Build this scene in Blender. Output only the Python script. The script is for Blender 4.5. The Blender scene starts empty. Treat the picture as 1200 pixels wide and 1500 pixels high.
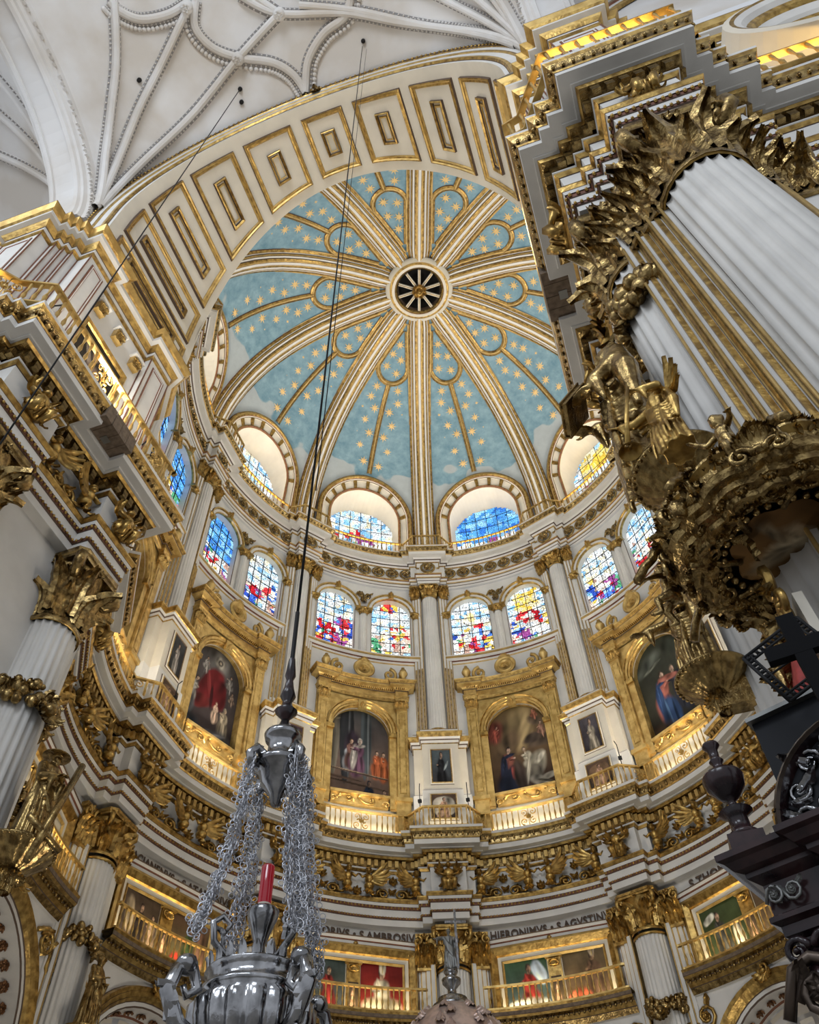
import bpy, random
import numpy as np
from math import *
from mathutils import Vector, Matrix
random.seed(7)
SC = bpy.context.scene
COL = SC.collection
# ---------------------------------------------------------------- camera, world, lamps, exposure
camd = bpy.data.cameras.new('camera'); cam = bpy.data.objects.new('camera', camd); COL.objects.link(cam)
CP = Vector((4.2494, -18.4596, 1.6))
cF = Vector((-0.17152505, 0.5842094, 0.79327078)); cR = Vector((0.94855602, 0.31543837, -0.02720502)); cU = Vector((0.26612147, -0.74779543, 0.60826092))
M = Matrix.Identity(4)
for i in range(3):
    M[i][0] = cR[i]; M[i][1] = cU[i]; M[i][2] = -cF[i]; M[i][3] = CP[i]
cam.matrix_world = M
camd.sensor_fit = 'AUTO'; camd.sensor_width = 36.0; camd.lens = 1199.336 / 1500 * 36
camd.shift_y = -6.1 / 1500; camd.clip_end = 300; camd.clip_start = 0.05
SC.camera = cam
W = bpy.data.worlds.new('world'); SC.world = W; W.use_nodes = True
W.node_tree.nodes['Background'].inputs[0].default_value = (0.87, 0.92, 1.0, 1)
W.node_tree.nodes['Background'].inputs[1].default_value = 0.42
SC.view_settings.view_transform = 'Standard'; SC.view_settings.look = 'None'
SC.view_settings.gamma = 1.0; SC.view_settings.use_curve_mapping = False
SC.view_settings.exposure = 0.62
try:
    SC.cycles.max_bounces = 6; SC.cycles.diffuse_bounces = 4; SC.cycles.glossy_bounces = 3
    SC.cycles.caustics_reflective = False; SC.cycles.caustics_refractive = False
except Exception: pass

def area(name, loc, aim, sx, sy, power, col):
    L = bpy.data.lights.new(name, 'AREA'); L.shape = 'RECTANGLE'; L.size = sx; L.size_y = sy; L.energy = power; L.color = col
    o = bpy.data.objects.new(name, L); COL.objects.link(o); o.location = loc
    o.rotation_euler = (Vector(aim) - Vector(loc)).to_track_quat('-Z', 'Y').to_euler()
    return o
WARM = (1.0, 0.80, 0.52); GLOWC = (1.0, 0.66, 0.22); DAY = (0.82, 0.90, 1.0)
def polar(az, r, z): a = radians(az); return (r * sin(a), r * cos(a), z)
# area lights added for daylight from the nave's unseen clerestory windows, behind the viewer
area('nave_daylight', (2.0, -36, 26), (0, -12, 27), 12, 9, 1950, DAY)
area('nave_daylight', (-12, -30, 30), (3, -12, 22), 6, 7, 900, DAY)
# unseen fill lamps added on cornices and floor to brighten drum, dome and arch
for a_ in (-108, -72, -36, 0, 36, 72, 108):
    area('fill_lamp', polar(a_, 10.75, 36.9), polar(a_ + 180, 6, 46), .9, .4, 165, (1.0, .96, .90))
    area('fill_lamp', polar(a_, 9.95, 19.3), polar(a_ + 180, 3, 42), 1.2, .5, 120, (1.0, .92, .78))
area('fill_lamp', (0, -4, .6), (0, 3, 30), 3, 3, 420, (1.0, .92, .8))
for sx in (-1, 1): area('fill_lamp', (sx * 5.8, -11.2, 19.3), (-sx * 3.5, -11.4, 33), .5, 1.6, 190, (1.0, .95, .87))
# warm strip lamps lying along the two galleries
SOFT = (1.0, .80, .45)
for k in range(-3, 4):
    a_ = 36 * k
    area('strip_lamp', polar(a_, 10.60, 19.02), polar(a_, 11.2, 19.9), 4.4, .10, 26, SOFT)
    area('strip_lamp', polar(a_, 10.72, 12.92), polar(a_, 11.6, 14.4), 3.6, .10, 27, SOFT)
    area('strip_lamp', polar(a_, 10.9, 36.0), polar(a_, 11.9, 38.5), 4.2, .12, 30, GLOWC)
for k in range(-3, 3):
    a_ = 36 * k + 18
    area('strip_lamp', polar(a_, 9.88, 19.02), polar(a_, 10.3, 20), 1.4, .08, 3, SOFT)
for sx in (-1, 1):
    area('strip_lamp', (sx * 5.56, -11.0, 19.0), (sx * 6.4, -11.0, 20.3), .10, 4.6, 24, GLOWC)
    area('strip_lamp', (sx * 7.6, -14.6, 19.0), (sx * 7.6, -13.9, 20.3), 2.2, .10, 26, GLOWC)
area('strip_lamp', (12.5, -13.05, 19.0), (12.5, -12.8, 20.5), 5, .1, 40, GLOWC)

# ---------------------------------------------------------------- materials
MATS = {}
def nmat(name, base, rough=.6, metal=0., bump=0., scale=6., var=0., dark=None, spec=.4, emis=None, es=0., vcol=False, detail=4.):
    m = bpy.data.materials.new(name); m.use_nodes = True; nt = m.node_tree; b = nt.nodes['Principled BSDF']
    b.inputs['Roughness'].default_value = rough; b.inputs['Metallic'].default_value = metal
    b.inputs['Base Color'].default_value = (*base, 1)
    try: b.inputs['Specular IOR Level'].default_value = spec
    except Exception: pass
    tc = nt.nodes.new('ShaderNodeTexCoord')
    if vcol:
        at = nt.nodes.new('ShaderNodeAttribute'); at.attribute_name = 'Col'
        nt.links.new(at.outputs['Color'], b.inputs['Base Color'])
    if var > 0:
        n = nt.nodes.new('ShaderNodeTexNoise'); n.inputs['Scale'].default_value = scale; n.inputs['Detail'].default_value = detail
        nt.links.new(tc.outputs['Object'], n.inputs['Vector'])
        r = nt.nodes.new('ShaderNodeValToRGB'); r.color_ramp.elements[0].position = .38; r.color_ramp.elements[1].position = .62
        d = dark or tuple(c * (1 - var) for c in base)
        r.color_ramp.elements[0].color = (*d, 1); r.color_ramp.elements[1].color = (*base, 1)
        nt.links.new(n.outputs['Fac'], r.inputs['Fac']); nt.links.new(r.outputs['Color'], b.inputs['Base Color'])
    if bump > 0:
        n2 = nt.nodes.new('ShaderNodeTexNoise'); n2.inputs['Scale'].default_value = scale * 2.5; n2.inputs['Detail'].default_value = 3
        nt.links.new(tc.outputs['Object'], n2.inputs['Vector'])
        bp = nt.nodes.new('ShaderNodeBump'); bp.inputs['Strength'].default_value = bump; bp.inputs['Distance'].default_value = .03
        nt.links.new(n2.outputs['Fac'], bp.inputs['Height']); nt.links.new(bp.outputs['Normal'], b.inputs['Normal'])
    if emis:
        b.inputs['Emission Color'].default_value = (*emis, 1); b.inputs['Emission Strength'].default_value = es
    MATS[name] = m; return m
nmat('white', (.74, .715, .67), .55, var=.10, scale=1.3, bump=.05)
nmat('cream', (.72, .66, .55), .6, var=.08, scale=1.3)
nmat('stone', (.72, .70, .68), .8, var=.12, scale=.45, bump=.08, dark=(.60, .55, .49))
nmat('groove_shade', (.30, .285, .275), .9)  # shadow between the vault rib beads, painted as dark groove bands
nmat('gold', (.56, .37, .115), .34, metal=.88, var=.30, scale=6, dark=(.27, .165, .05), bump=.25)
nmat('star', (.82, .58, .25), .5, metal=.15)
nmat('gilt', (.68, .48, .18), .42, metal=.75, var=.35, scale=3.2, dark=(.45, .29, .09), bump=.14)
nmat('oldgold', (.44, .31, .125), .27, metal=.92, var=.5, scale=8, dark=(.15, .095, .035), bump=.35)
nmat('paintgold', (.58, .39, .14), .45, metal=.5, var=.3, scale=4)
nmat('brown', (.23, .09, .05), .6, var=.3, scale=6)
nmat('darkline', (.10, .065, .045), .7)
nmat('rustgold', (.26, .13, .06), .45, metal=.6, var=.4, scale=9)
nmat('wood', (.20, .145, .10), .8, var=.35, scale=9)
nmat('iron', (.014, .014, .015), .6, spec=.2)
nmat('ebony', (.006, .006, .007), .7, spec=.08)
nmat('bronze', (.13, .10, .08), .38, metal=.8, var=.4, scale=8)
nmat('steel', (.22, .22, .21), .5, metal=.8)
nmat('silver', (.42, .42, .43), .16, metal=1.0, var=.35, scale=9, dark=(.20, .20, .205), bump=.06)
nmat('chain', (.55, .56, .60), .35, metal=.85)
nmat('redglass', (.20, .004, .012), .10, spec=.8, emis=(.5, .005, .02), es=.16)
nmat('flame', (1, .8, .4), .5, emis=(1, .55, .2), es=12)
nmat('candle', (.75, .6, .5), .6)
nmat('marble', (.040, .019, .020), .2, var=.6, scale=5, dark=(.012, .007, .009), spec=.4)
nmat('blackpanel', (.005, .006, .009), .6, spec=.25)
nmat('copper', (.66, .50, .44), .42, metal=.6, var=.3, scale=6, bump=.2)
nmat('canvas', (.5, .5, .5), .62, vcol=True, spec=.15)
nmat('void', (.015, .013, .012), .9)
nmat('floorstone', (.30, .28, .25), .4, var=.15, scale=.6)
nmat('redcloth', (.45, .05, .04), .6, var=.4, scale=5)

def blue_mat():
    m = nmat('blue', (.20, .36, .40), .75, var=.2, scale=.8)
    nt = m.node_tree; b = nt.nodes['Principled BSDF']; tc = nt.nodes.new('ShaderNodeTexCoord')
    n = nt.nodes.new('ShaderNodeTexNoise'); n.inputs['Scale'].default_value = 1.6; n.inputs['Detail'].default_value = 9; n.inputs['Roughness'].default_value = .7
    nt.links.new(tc.outputs['Object'], n.inputs['Vector'])
    r = nt.nodes.new('ShaderNodeValToRGB'); e = r.color_ramp.elements
    e[0].position = .32; e[0].color = (.12, .24, .31, 1); e[1].position = .66; e[1].color = (.26, .40, .47, 1)
    nt.links.new(n.outputs['Fac'], r.inputs['Fac'])
    # old pale water stains along the foot of the dome
    sp = nt.nodes.new('ShaderNodeSeparateXYZ'); nt.links.new(tc.outputs['Object'], sp.inputs['Vector'])
    n2 = nt.nodes.new('ShaderNodeTexNoise'); n2.inputs['Scale'].default_value = .55; n2.inputs['Detail'].default_value = 1.5
    nt.links.new(tc.outputs['Object'], n2.inputs['Vector'])
    a1 = nt.nodes.new('ShaderNodeMath'); a1.operation = 'MULTIPLY_ADD'; a1.inputs[1].default_value = 4.2
    nt.links.new(n2.outputs['Fac'], a1.inputs[0]); nt.links.new(sp.outputs['Z'], a1.inputs[2])
    r2 = nt.nodes.new('ShaderNodeMapRange'); r2.inputs[1].default_value = 44.7; r2.inputs[2].default_value = 44.85; r2.inputs[3].default_value = .62; r2.inputs[4].default_value = 0
    nt.links.new(a1.outputs[0], r2.inputs[0])
    mx = nt.nodes.new('ShaderNodeMix'); mx.data_type = 'RGBA'; mx.inputs[7].default_value = (.52, .51, .49, 1)
    nt.links.new(r2.outputs[0], mx.inputs[0]); nt.links.new(r.outputs['Color'], mx.inputs[6]); nt.links.new(mx.outputs[2], b.inputs['Base Color'])
blue_mat()
def glass_mat():
    m = bpy.data.materials.new('stained'); m.use_nodes = True; nt = m.node_tree; nt.nodes.clear()
    o = nt.nodes.new('ShaderNodeOutputMaterial'); e = nt.nodes.new('ShaderNodeEmission'); at = nt.nodes.new('ShaderNodeAttribute'); at.attribute_name = 'Col'
    tc = nt.nodes.new('ShaderNodeTexCoord'); v = nt.nodes.new('ShaderNodeTexVoronoi'); v.feature = 'DISTANCE_TO_EDGE'; v.inputs['Scale'].default_value = 8.5
    nt.links.new(tc.outputs['Object'], v.inputs['Vector'])
    mr = nt.nodes.new('ShaderNodeMapRange'); mr.inputs[1].default_value = .025; mr.inputs[2].default_value = .085; mr.inputs[3].default_value = .06; mr.inputs[4].default_value = 1
    nt.links.new(v.outputs['Distance'], mr.inputs[0])
    mx = nt.nodes.new('ShaderNodeVectorMath'); mx.operation = 'SCALE'
    nt.links.new(at.outputs['Color'], mx.inputs[0]); nt.links.new(mr.outputs[0], mx.inputs['Scale'])
    nt.links.new(mx.outputs[0], e.inputs['Color']); e.inputs['Strength'].default_value = 1.05
    nt.links.new(e.outputs[0], o.inputs[0]); MATS['stained'] = m
glass_mat()

# ---------------------------------------------------------------- mesh helpers
class MB:
    def __init__(s): s.v = []; s.f = []; s.m = []; s.s = []
    def add(s, vs, fs, mat='white', w=None, smooth=False):
        b = len(s.v)
        s.v.extend([w(*p) for p in vs] if w else [tuple(p) for p in vs])
        s.f.extend([tuple(b + i for i in f) for f in fs]); 
        s.m.extend(mat if isinstance(mat, list) else [mat] * len(fs)); s.s.extend([smooth] * len(fs))
    def merge(s, o, mtx=None, mat=None):
        b = len(s.v)
        s.v.extend([tuple(mtx @ Vector(p)) for p in o.v] if mtx else o.v)
        s.f.extend([tuple(b + i for i in f) for f in o.f]); s.m.extend([mat] * len(o.m) if mat else o.m); s.s.extend(o.s)
def mesh(name, mb):
    me = bpy.data.meshes.new(name); me.from_pydata(mb.v, [], mb.f)
    keys = []; idx = []
    for k in mb.m:
        if k not in keys: keys.append(k)
        idx.append(keys.index(k))
    for k in keys: me.materials.append(MATS[k])
    me.polygons.foreach_set('material_index', idx); me.polygons.foreach_set('use_smooth', mb.s)
    me.update(); return me
def link(name, data, parent=None, mtx=None, **props):
    o = bpy.data.objects.new(name, data); COL.objects.link(o)
    if parent is not None: o.parent = parent
    if mtx is not None: o.matrix_local = mtx
    for k, v in props.items(): o[k] = v
    return o
def obj(name, mb, parent=None, mtx=None, **props): return link(name, mesh(name, mb), parent, mtx, **props)
def root(name, mtx=None, **props): return link(name, None, None, mtx, **props)
def tree(src, mtx, **props):          # a thing with copies of its parts and sub-parts
    r = src.copy(); COL.objects.link(r); r.matrix_world = mtx
    for k, v in props.items(): r[k] = v
    for ch in list(src.children):
        c = ch.copy(); COL.objects.link(c); c.parent = r
        for g in ch.children:
            d = g.copy(); COL.objects.link(d); d.parent = c
    return r
R0 = 11.0
def bay(az0, r=R0):                    # warp: (s along the wall, z up, d towards the room) on the rotunda cylinder
    def w(s, z, d):
        a = radians(az0) + s / r; q = r - d
        return (q * sin(a), q * cos(a), z)
    return w
def fr(az, r, z):                      # local frame: x tangent, y up, z towards the room
    a = radians(az); t = (cos(a), -sin(a), 0); n = (-sin(a), -cos(a), 0)
    m = Matrix.Identity(4)
    for i in range(3): m[i][0] = t[i]; m[i][1] = (0, 0, 1)[i]; m[i][2] = n[i]; m[i][3] = (r * sin(a), r * cos(a), z)[i]
    return m
def fp(pos, n):                        # local frame on a flat wall with outward normal n (horizontal)
    n = Vector(n).normalized(); up = Vector((0, 0, 1)); t = up.cross(n)
    m = Matrix.Identity(4)
    for i in range(3): m[i][0] = t[i]; m[i][1] = up[i]; m[i][2] = n[i]; m[i][3] = pos[i]
    return m
def T(x=0, y=0, z=0): return Matrix.Translation((x, y, z))
def S(x, y=None, z=None): return Matrix.Diagonal((x, x if y is None else y, x if z is None else z, 1))
def Rz(d): return Matrix.Rotation(radians(d), 4, 'Z')
def Rx(d): return Matrix.Rotation(radians(d), 4, 'X')
def Ry(d): return Matrix.Rotation(radians(d), 4, 'Y')

def offset_pts(path, o, closed=False):
    n = len(path); out = []
    for i in range(n):
        p = path[i]; a = path[i - 1] if (i > 0 or closed) else None; b = path[(i + 1) % n] if (i < n - 1 or closed) else None
        def nr(q, r):
            dx, dy = r[0] - q[0], r[1] - q[1]; l = hypot(dx, dy) or 1e-9
            return (dy / l, -dx / l)          # right-hand normal
        if a is None: nx, ny = nr(p, b); k = 1
        elif b is None: nx, ny = nr(a, p); k = 1
        else:
            n1 = nr(a, p); n2 = nr(p, b); sx, sy = n1[0] + n2[0], n1[1] + n2[1]; l = hypot(sx, sy)
            if l < 1e-6: nx, ny = n1; k = 1
            else:
                nx, ny = sx / l, sy / l; k = min(1 / max(.25, nx * n1[0] + ny * n1[1]), 4)
        out.append((p[0] + nx * o * k, p[1] + ny * o * k))
    return out
def sweep(mb, path, prof, closed=False, w=None, swap=False, smooth=False):
    """prof: list of (offset to the right of the path, third coordinate, material of the strip that follows)"""
    rows = []
    for o, h, *_ in prof:
        rows.append([(x, y, h) for x, y in offset_pts(path, o, closed)])
    n = len(path); vs = [p for r in rows for p in r]; fs = []; ms = []
    for j in range(len(prof) - 1):
        m = prof[j][2] if len(prof[j]) > 2 else 'white'
        if m is None: continue
        for i in range(n if closed else n - 1):
            i2 = (i + 1) % n
            fs.append((j * n + i, j * n + i2, (j + 1) * n + i2, (j + 1) * n + i)); ms.append(m)
    mb.add(vs, fs, ms, w, smooth)
def box(mb, x0, x1, y0, y1, z0, z1, mat='white', w=None, mtx=None):
    vs = [(x0, y0, z0), (x1, y0, z0), (x1, y1, z0), (x0, y1, z0), (x0, y0, z1), (x1, y0, z1), (x1, y1, z1), (x0, y1, z1)]
    if mtx: vs = [tuple(mtx @ Vector(p)) for p in vs]
    mb.add(vs, [(0, 3, 2, 1), (4, 5, 6, 7), (0, 1, 5, 4), (1, 2, 6, 5), (2, 3, 7, 6), (3, 0, 4, 7)], mat, w)
def arc(c0, c1, r, a0, a1, n):
    return [(c0 + r * cos(radians(a0 + (a1 - a0) * i / n)), c1 + r * sin(radians(a0 + (a1 - a0) * i / n))) for i in range(n + 1)]
def archpath(sc, half, zb, zs, n=14):   # up the left side, over, down the right side: right-hand normal points inwards
    return [(sc - half, zb)] + arc(sc, zs, half, 180, 0, n) + [(sc + half, zb)]
def lathe(mb, prof, n=24, mat='white', mtx=None, a0=0, a1=360, smooth=True, flute=0, fd=0.0, yup=False):
    """prof: (radius, height[, material]); the axis is local z (or y)"""
    full = abs(a1 - a0) >= 359.9; k = n if full else n + 1; vs = []
    for p in prof:
        r, h = p[0], p[1]
        for i in range(k):
            a = radians(a0 + (a1 - a0) * i / n); rr = r
            if flute: rr = r - fd * (abs(sin(a * flute / 2)) ** .7) if len(p) < 4 else r
            x, y = rr * cos(a), rr * sin(a)
            vs.append((x, h, y) if yup else (x, y, h))
    if mtx: vs = [tuple(mtx @ Vector(p)) for p in vs]
    fs = []; ms = []
    for j in range(len(prof) - 1):
        m = prof[j][2] if len(prof[j]) > 2 and prof[j][2] else mat
        for i in range(n):
            i2 = (i + 1) % k
            fs.append((j * k + i, j * k + i2, (j + 1) * k + i2, (j + 1) * k + i)); ms.append(m)
    mb.add(vs, fs, ms, None, smooth)
def tube(mb, pts, r, n=6, mat='gold', w=None, caps=True):
    P = [Vector(p) for p in pts]; k = len(P); rs = r if isinstance(r, (list, tuple)) else [r] * k; vs = []; prev = None
    for i in range(k):
        d = (P[min(i + 1, k - 1)] - P[max(i - 1, 0)]); d = d.normalized() if d.length > 1e-9 else Vector((0, 0, 1))
        if prev is None: a = d.orthogonal().normalized()
        else:
            a = prev - d * prev.dot(d); a = a.normalized() if a.length > 1e-6 else d.orthogonal().normalized()
        prev = a; b = d.cross(a)
        for j in range(n):
            t = 2 * pi * j / n; vs.append(tuple(P[i] + (a * cos(t) + b * sin(t)) * rs[i]))
    fs = [(i * n + j, i * n + (j + 1) % n, (i + 1) * n + (j + 1) % n, (i + 1) * n + j) for i in range(k - 1) for j in range(n)]
    if caps: fs += [tuple(range(n - 1, -1, -1)), tuple((k - 1) * n + j for j in range(n))]
    mb.add(vs, fs, mat, w, True)
def blob(mb, c, r, n=8, m=6, mat='gold', mtx=None):
    rx, ry, rz = r if isinstance(r, (list, tuple)) else (r, r, r)
    vs = [(c[0], c[1], c[2] + rz)]
    for j in range(1, m):
        t = pi * j / m
        for i in range(n):
            a = 2 * pi * i / n; vs.append((c[0] + rx * sin(t) * cos(a), c[1] + ry * sin(t) * sin(a), c[2] + rz * cos(t)))
    vs.append((c[0], c[1], c[2] - rz)); L = len(vs) - 1
    fs = [(0, 1 + i, 1 + (i + 1) % n) for i in range(n)]
    for j in range(m - 2):
        for i in range(n): fs.append((1 + j * n + i, 1 + (j + 1) * n + i, 1 + (j + 1) * n + (i + 1) % n, 1 + j * n + (i + 1) % n))
    fs += [(1 + (m - 2) * n + i, L, 1 + (m - 2) * n + (i + 1) % n) for i in range(n)]
    if mtx: vs = [tuple(mtx @ Vector(p)) for p in vs]
    mb.add(vs, fs, mat, None, True)
def leaf(mb, L, Wd, curl=.5, mat='gold', mtx=None, lobes=3, thick=.0):
    """acanthus leaf: grows along y from the origin, faces z; the tip rolls over towards z, the edge is lobed"""
    n = 4 * lobes if lobes > 1 else 5; vs = []; y = 0; z = .02 * L; dl = L / n
    for i in range(n + 1):
        t = i / n; ph = .12 + curl * 5.2 * max(0, t - .48) ** 1.15
        if i: y += dl * cos(ph); z += dl * sin(ph)
        env = sin(pi * min(1, t * .80 + .20)) ** .55 if t < .98 else .25
        saw = 1 - (.34 * ((i * lobes / n) % 1)) if lobes > 1 else 1
        wv = Wd * .5 * env * saw; dz = -.16 * Wd * saw; cz, sz = cos(ph), sin(ph)
        for u, d in ((-1, dz * 1.0), (-.5, .10 * Wd), (0, -.03 * Wd), (.5, .10 * Wd), (1, dz * 1.0)):
            vs.append((u * wv, y - d * sz, z + d * cz))
    fs = [(i * 5 + j, i * 5 + j + 1, (i + 1) * 5 + j + 1, (i + 1) * 5 + j) for i in range(n) for j in range(4)]
    if mtx: vs = [tuple(mtx @ Vector(p)) for p in vs]
    mb.add(vs, fs, mat, None, lobes < 2)
def spiral_pts(cx, cy, r0, turns, a0, sgn=1, n=18, z=.0, rise=0):
    return [(cx + r0 * (1 - .86 * i / n) * cos(a0 + sgn * turns * 2 * pi * i / n), cy + r0 * (1 - .86 * i / n) * sin(a0 + sgn * turns * 2 * pi * i / n), z + rise * i / n) for i in range(n + 1)]
def scroll(mb, cx, cy, r0, a0=0, sgn=1, turns=1.4, th=.2, mat='gold', z=0, lead=None, n=16, sides=5):
    pts = spiral_pts(cx, cy, r0, turns, a0, sgn, n, z)
    if lead: pts = lead + pts
    k = len(pts); tube(mb, pts, [th * r0 * (1 - .5 * i / k) for i in range(k)], sides, mat)
    blob(mb, (cx, cy, z + th * r0 * .6), th * r0 * .8, 6, 4, mat)
def rosette(mb, r, mat='gold', petals=6, mtx=None):
    q = MB()
    for i in range(petals): leaf(q, r, r * .8, .5, mat, Rz(360 * i / petals), 2)
    blob(q, (0, 0, r * .18), (r * .28, r * .28, r * .22), 7, 5, mat); mb.merge(q, mtx)
def wallholes(mb, s0, s1, z0, z1, holes, mat='white', w=None, step=.35, d=0.0):
    """flat wall in (s, z) with arched holes (sc, half, zbottom, zspring)"""
    xs = set([s0, s1]); n = max(1, int((s1 - s0) / step))
    for i in range(n + 1): xs.add(s0 + (s1 - s0) * i / n)
    for sc, h, zb, zs in holes:
        for i in range(17): xs.add(sc - h * cos(pi * i / 16))
    xs = sorted(x for x in xs if s0 - 1e-9 <= x <= s1 + 1e-9); ys = [xs[0]]
    for x in xs[1:]:
        if x - ys[-1] > 1e-4: ys.append(x)
    vs = []; fs = []
    def quad(a, b, za0, za1, zb0, zb1):
        if max(za1 - za0, zb1 - zb0) < 1e-5: return
        k = max(1, int(max(za1 - za0, zb1 - zb0) / 2.5)); b0 = len(vs)
        for i in range(k + 1):
            vs.append((a, za0 + (za1 - za0) * i / k, d)); vs.append((b, zb0 + (zb1 - zb0) * i / k, d))
        for i in range(k): fs.append((b0 + 2 * i, b0 + 2 * i + 1, b0 + 2 * i + 3, b0 + 2 * i + 2))
    for a, b in zip(ys, ys[1:]):
        mid = (a + b) / 2; hs = [q for q in holes if q[0] - q[1] < mid < q[0] + q[1]]
        if not hs: quad(a, b, z0, z1, z0, z1); continue
        sc, h, zb, zs = hs[0]
        f = lambda x: zs + sqrt(max(0, h * h - (x - sc) ** 2))
        quad(a, b, z0, zb, z0, zb); quad(a, b, f(a), z1, f(b), z1)
    mb.add(vs, fs, mat, w)
# ---------------------------------------------------------------- ornaments shared by the building
def up_out(a, r, z):       # frame on a round shaft: x tangent, y up, z outwards
    t = radians(a); o = (cos(t), sin(t), 0); x = (-sin(t), cos(t), 0); m = Matrix.Identity(4)
    for i in range(3): m[i][0] = x[i]; m[i][1] = (0, 0, 1)[i]; m[i][2] = o[i]; m[i][3] = (r * o[0], r * o[1], z)[i]
    return m
def capital(r, h, mat='gold', n=8):
    mb = MB()
    lathe(mb, [(r * 1.08, -.05 * h), (r * 1.1, .0), (r * 1.02, .05 * h), (r * .98, .1 * h), (r * 1.0, .6 * h), (r * 1.22, .86 * h)], 20, mat)
    for i in range(n):
        leaf(mb, h * .50, r * .84, .6, mat, up_out(360 / n * i, r * .98, .03 * h), 3)
        leaf(mb, h * .74, r * .80, .62, mat, up_out(360 / n * (i + .5), r * 1.0, .10 * h), 3)
    for i in range(4):
        m = up_out(45 + 90 * i, 0, 0)
        q = MB(); pts = [(0, h * .45, r * 1.02), (0, h * .68, r * 1.12), (0, h * .82, r * 1.34)] + [(0, h * .76 + h * .14 * cos(t), r * 1.40 + h * .14 * sin(t)) for t in (0, 1, 2, 3, 4, 5, 6)] + [(0, h * .78, r * 1.44)]
        tube(q, pts, [h * .075] * 3 + [h * .068] * 7 + [h * .045], 6, mat); blob(q, (0, h * .78, r * 1.42), (h * .08, h * .06, h * .06), 6, 4, mat); mb.merge(q, m)
        leaf(mb, h * .32, r * .34, .9, mat, up_out(45 + 90 * i + 12, r * 1.12, h * .5), 2); leaf(mb, h * .32, r * .34, .9, mat, up_out(45 + 90 * i - 12, r * 1.12, h * .5), 2)
        mb.merge(MBros(r * .24, mat), up_out(90 * i, r * 1.24, h * .88))
    A = []
    for i in range(4):
        for k in (-1, -.6, -.2, .2, .6, 1):
            a = radians(90 * i + 45 * k * .86); q = r * (1.62 if abs(k) == 1 else (1.36 if abs(k) == .6 else 1.25))
            A.append((q * cos(a), q * sin(a)))
    sweep(mb, A, [(-r, h * .86, mat), (0.0, h * .86, mat), (0, h * .91, mat), (.05 * r, h * .93, mat), (.05 * r, h, mat), (-r, h, mat)], True)
    return mb
def MBros(r, mat='gold', petals=6):
    q = MB(); rosette(q, r, mat, petals); return q
def pil_cap(wd, h, mat='gold'):       # frame: x, y up, z out; origin bottom centre
    mb = MB(); box(mb, -wd / 2, wd / 2, 0, h * .9, -.1, .03, mat); box(mb, -wd * .62, wd * .62, h * .88, h, -.1, .12, mat); box(mb, -wd * .54, wd * .54, -h * .06, h * .02, -.1, .06, mat)
    for x in (-.28, .28): leaf(mb, h * .46, wd * .62, .62, mat, T(x * wd, .02 * h, .05), 3)
    for x in (-.46, 0, .46): leaf(mb, h * .66, wd * .56, .62, mat, T(x * wd, .1 * h, .04), 3)
    for sx in (-1, 1): scroll(mb, sx * wd * .46, h * .76, h * .15, pi / 2, sx, 1.3, .36, mat, .16)
    mb.merge(MBros(h * .12, mat), T(0, h * .9, .12)); return mb
def fluted(r, z0, z1, flutes=22, entasis=.06, n=None, base=True, mat='white', low=None):
    """column shaft; the lower third may carry filled (gold) flutes"""
    mb = MB(); n = n or flutes * 4; k = 8; prof = []
    for i in range(k + 1):
        t = i / k; prof.append((r * (1 + entasis * (1 - t)), z0 + (z1 - z0) * t))
    lathe(mb, prof, n, mat, None, flute=flutes, fd=.10 * r)
    lathe(mb, [(r * 1.0, z1 - .01), (r * 1.06, z1 + .0), (r * 1.09, z1 + .04), (r * 1.02, z1 + .08)], 24, 'gold')
    if base:
        b = z0; q = r * (1 + entasis)
        lathe(mb, [(q * 1.3, b - .34, 'white'), (q * 1.32, b - .22, 'gold'), (q * 1.2, b - .2, 'white'), (q * 1.1, b - .12, 'gold'), (q * 1.16, b - .06, 'white'), (q * 1.04, b, 'white'), (q, b + .02)], 24)
    return mb
def fig_wing(mb, sx=1, mat='gold'):
    """winged half figure ending in a scroll, about 1 m tall and 1.2 m wide; the wing and tail go to +x * sx"""
    q = MB()
    blob(q, (0, .62, .10), (.13, .20, .12), 8, 6, mat); blob(q, (0.0, .38, .10), (.15, .16, .12), 8, 6, mat); blob(q, (-.03, .90, .13), (.085, .105, .09), 8, 6, mat)
    blob(q, (-.03, .97, .12), (.10, .06, .09), 7, 4, mat); blob(q, (-.09, .89, .19), (.02, .02, .02), 4, 3, mat)
    tube(q, [(-.08, .74, .14), (-.22, .62, .18), (-.30, .74, .16)], [.05, .042, .03], 6, mat)
    for i, a in enumerate((-42, -60, -78, -94, -108, -122)): leaf(q, .66 - .05 * i, .17, .18, mat, T(.06, .70 - .03 * i, .10 + .012 * i) @ Rz(a), 1)
    for i, a in enumerate((-150, -180, -208)): leaf(q, .36, .18, .5, mat, T(-.02, .30, .12) @ Rz(a), 2)
    scroll(q, .42, .17, .19, -pi * .9, -1, 1.5, .26, mat, .06, [(.02, .28, .1), (.12, .10, .08), (.20, .10, .07)])
    leaf(q, .26, .16, .5, mat, T(.60, .22, .05) @ Rz(-60), 2)
    mb.merge(q, Matrix.Diagonal((sx, 1, 1, 1)))
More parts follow.
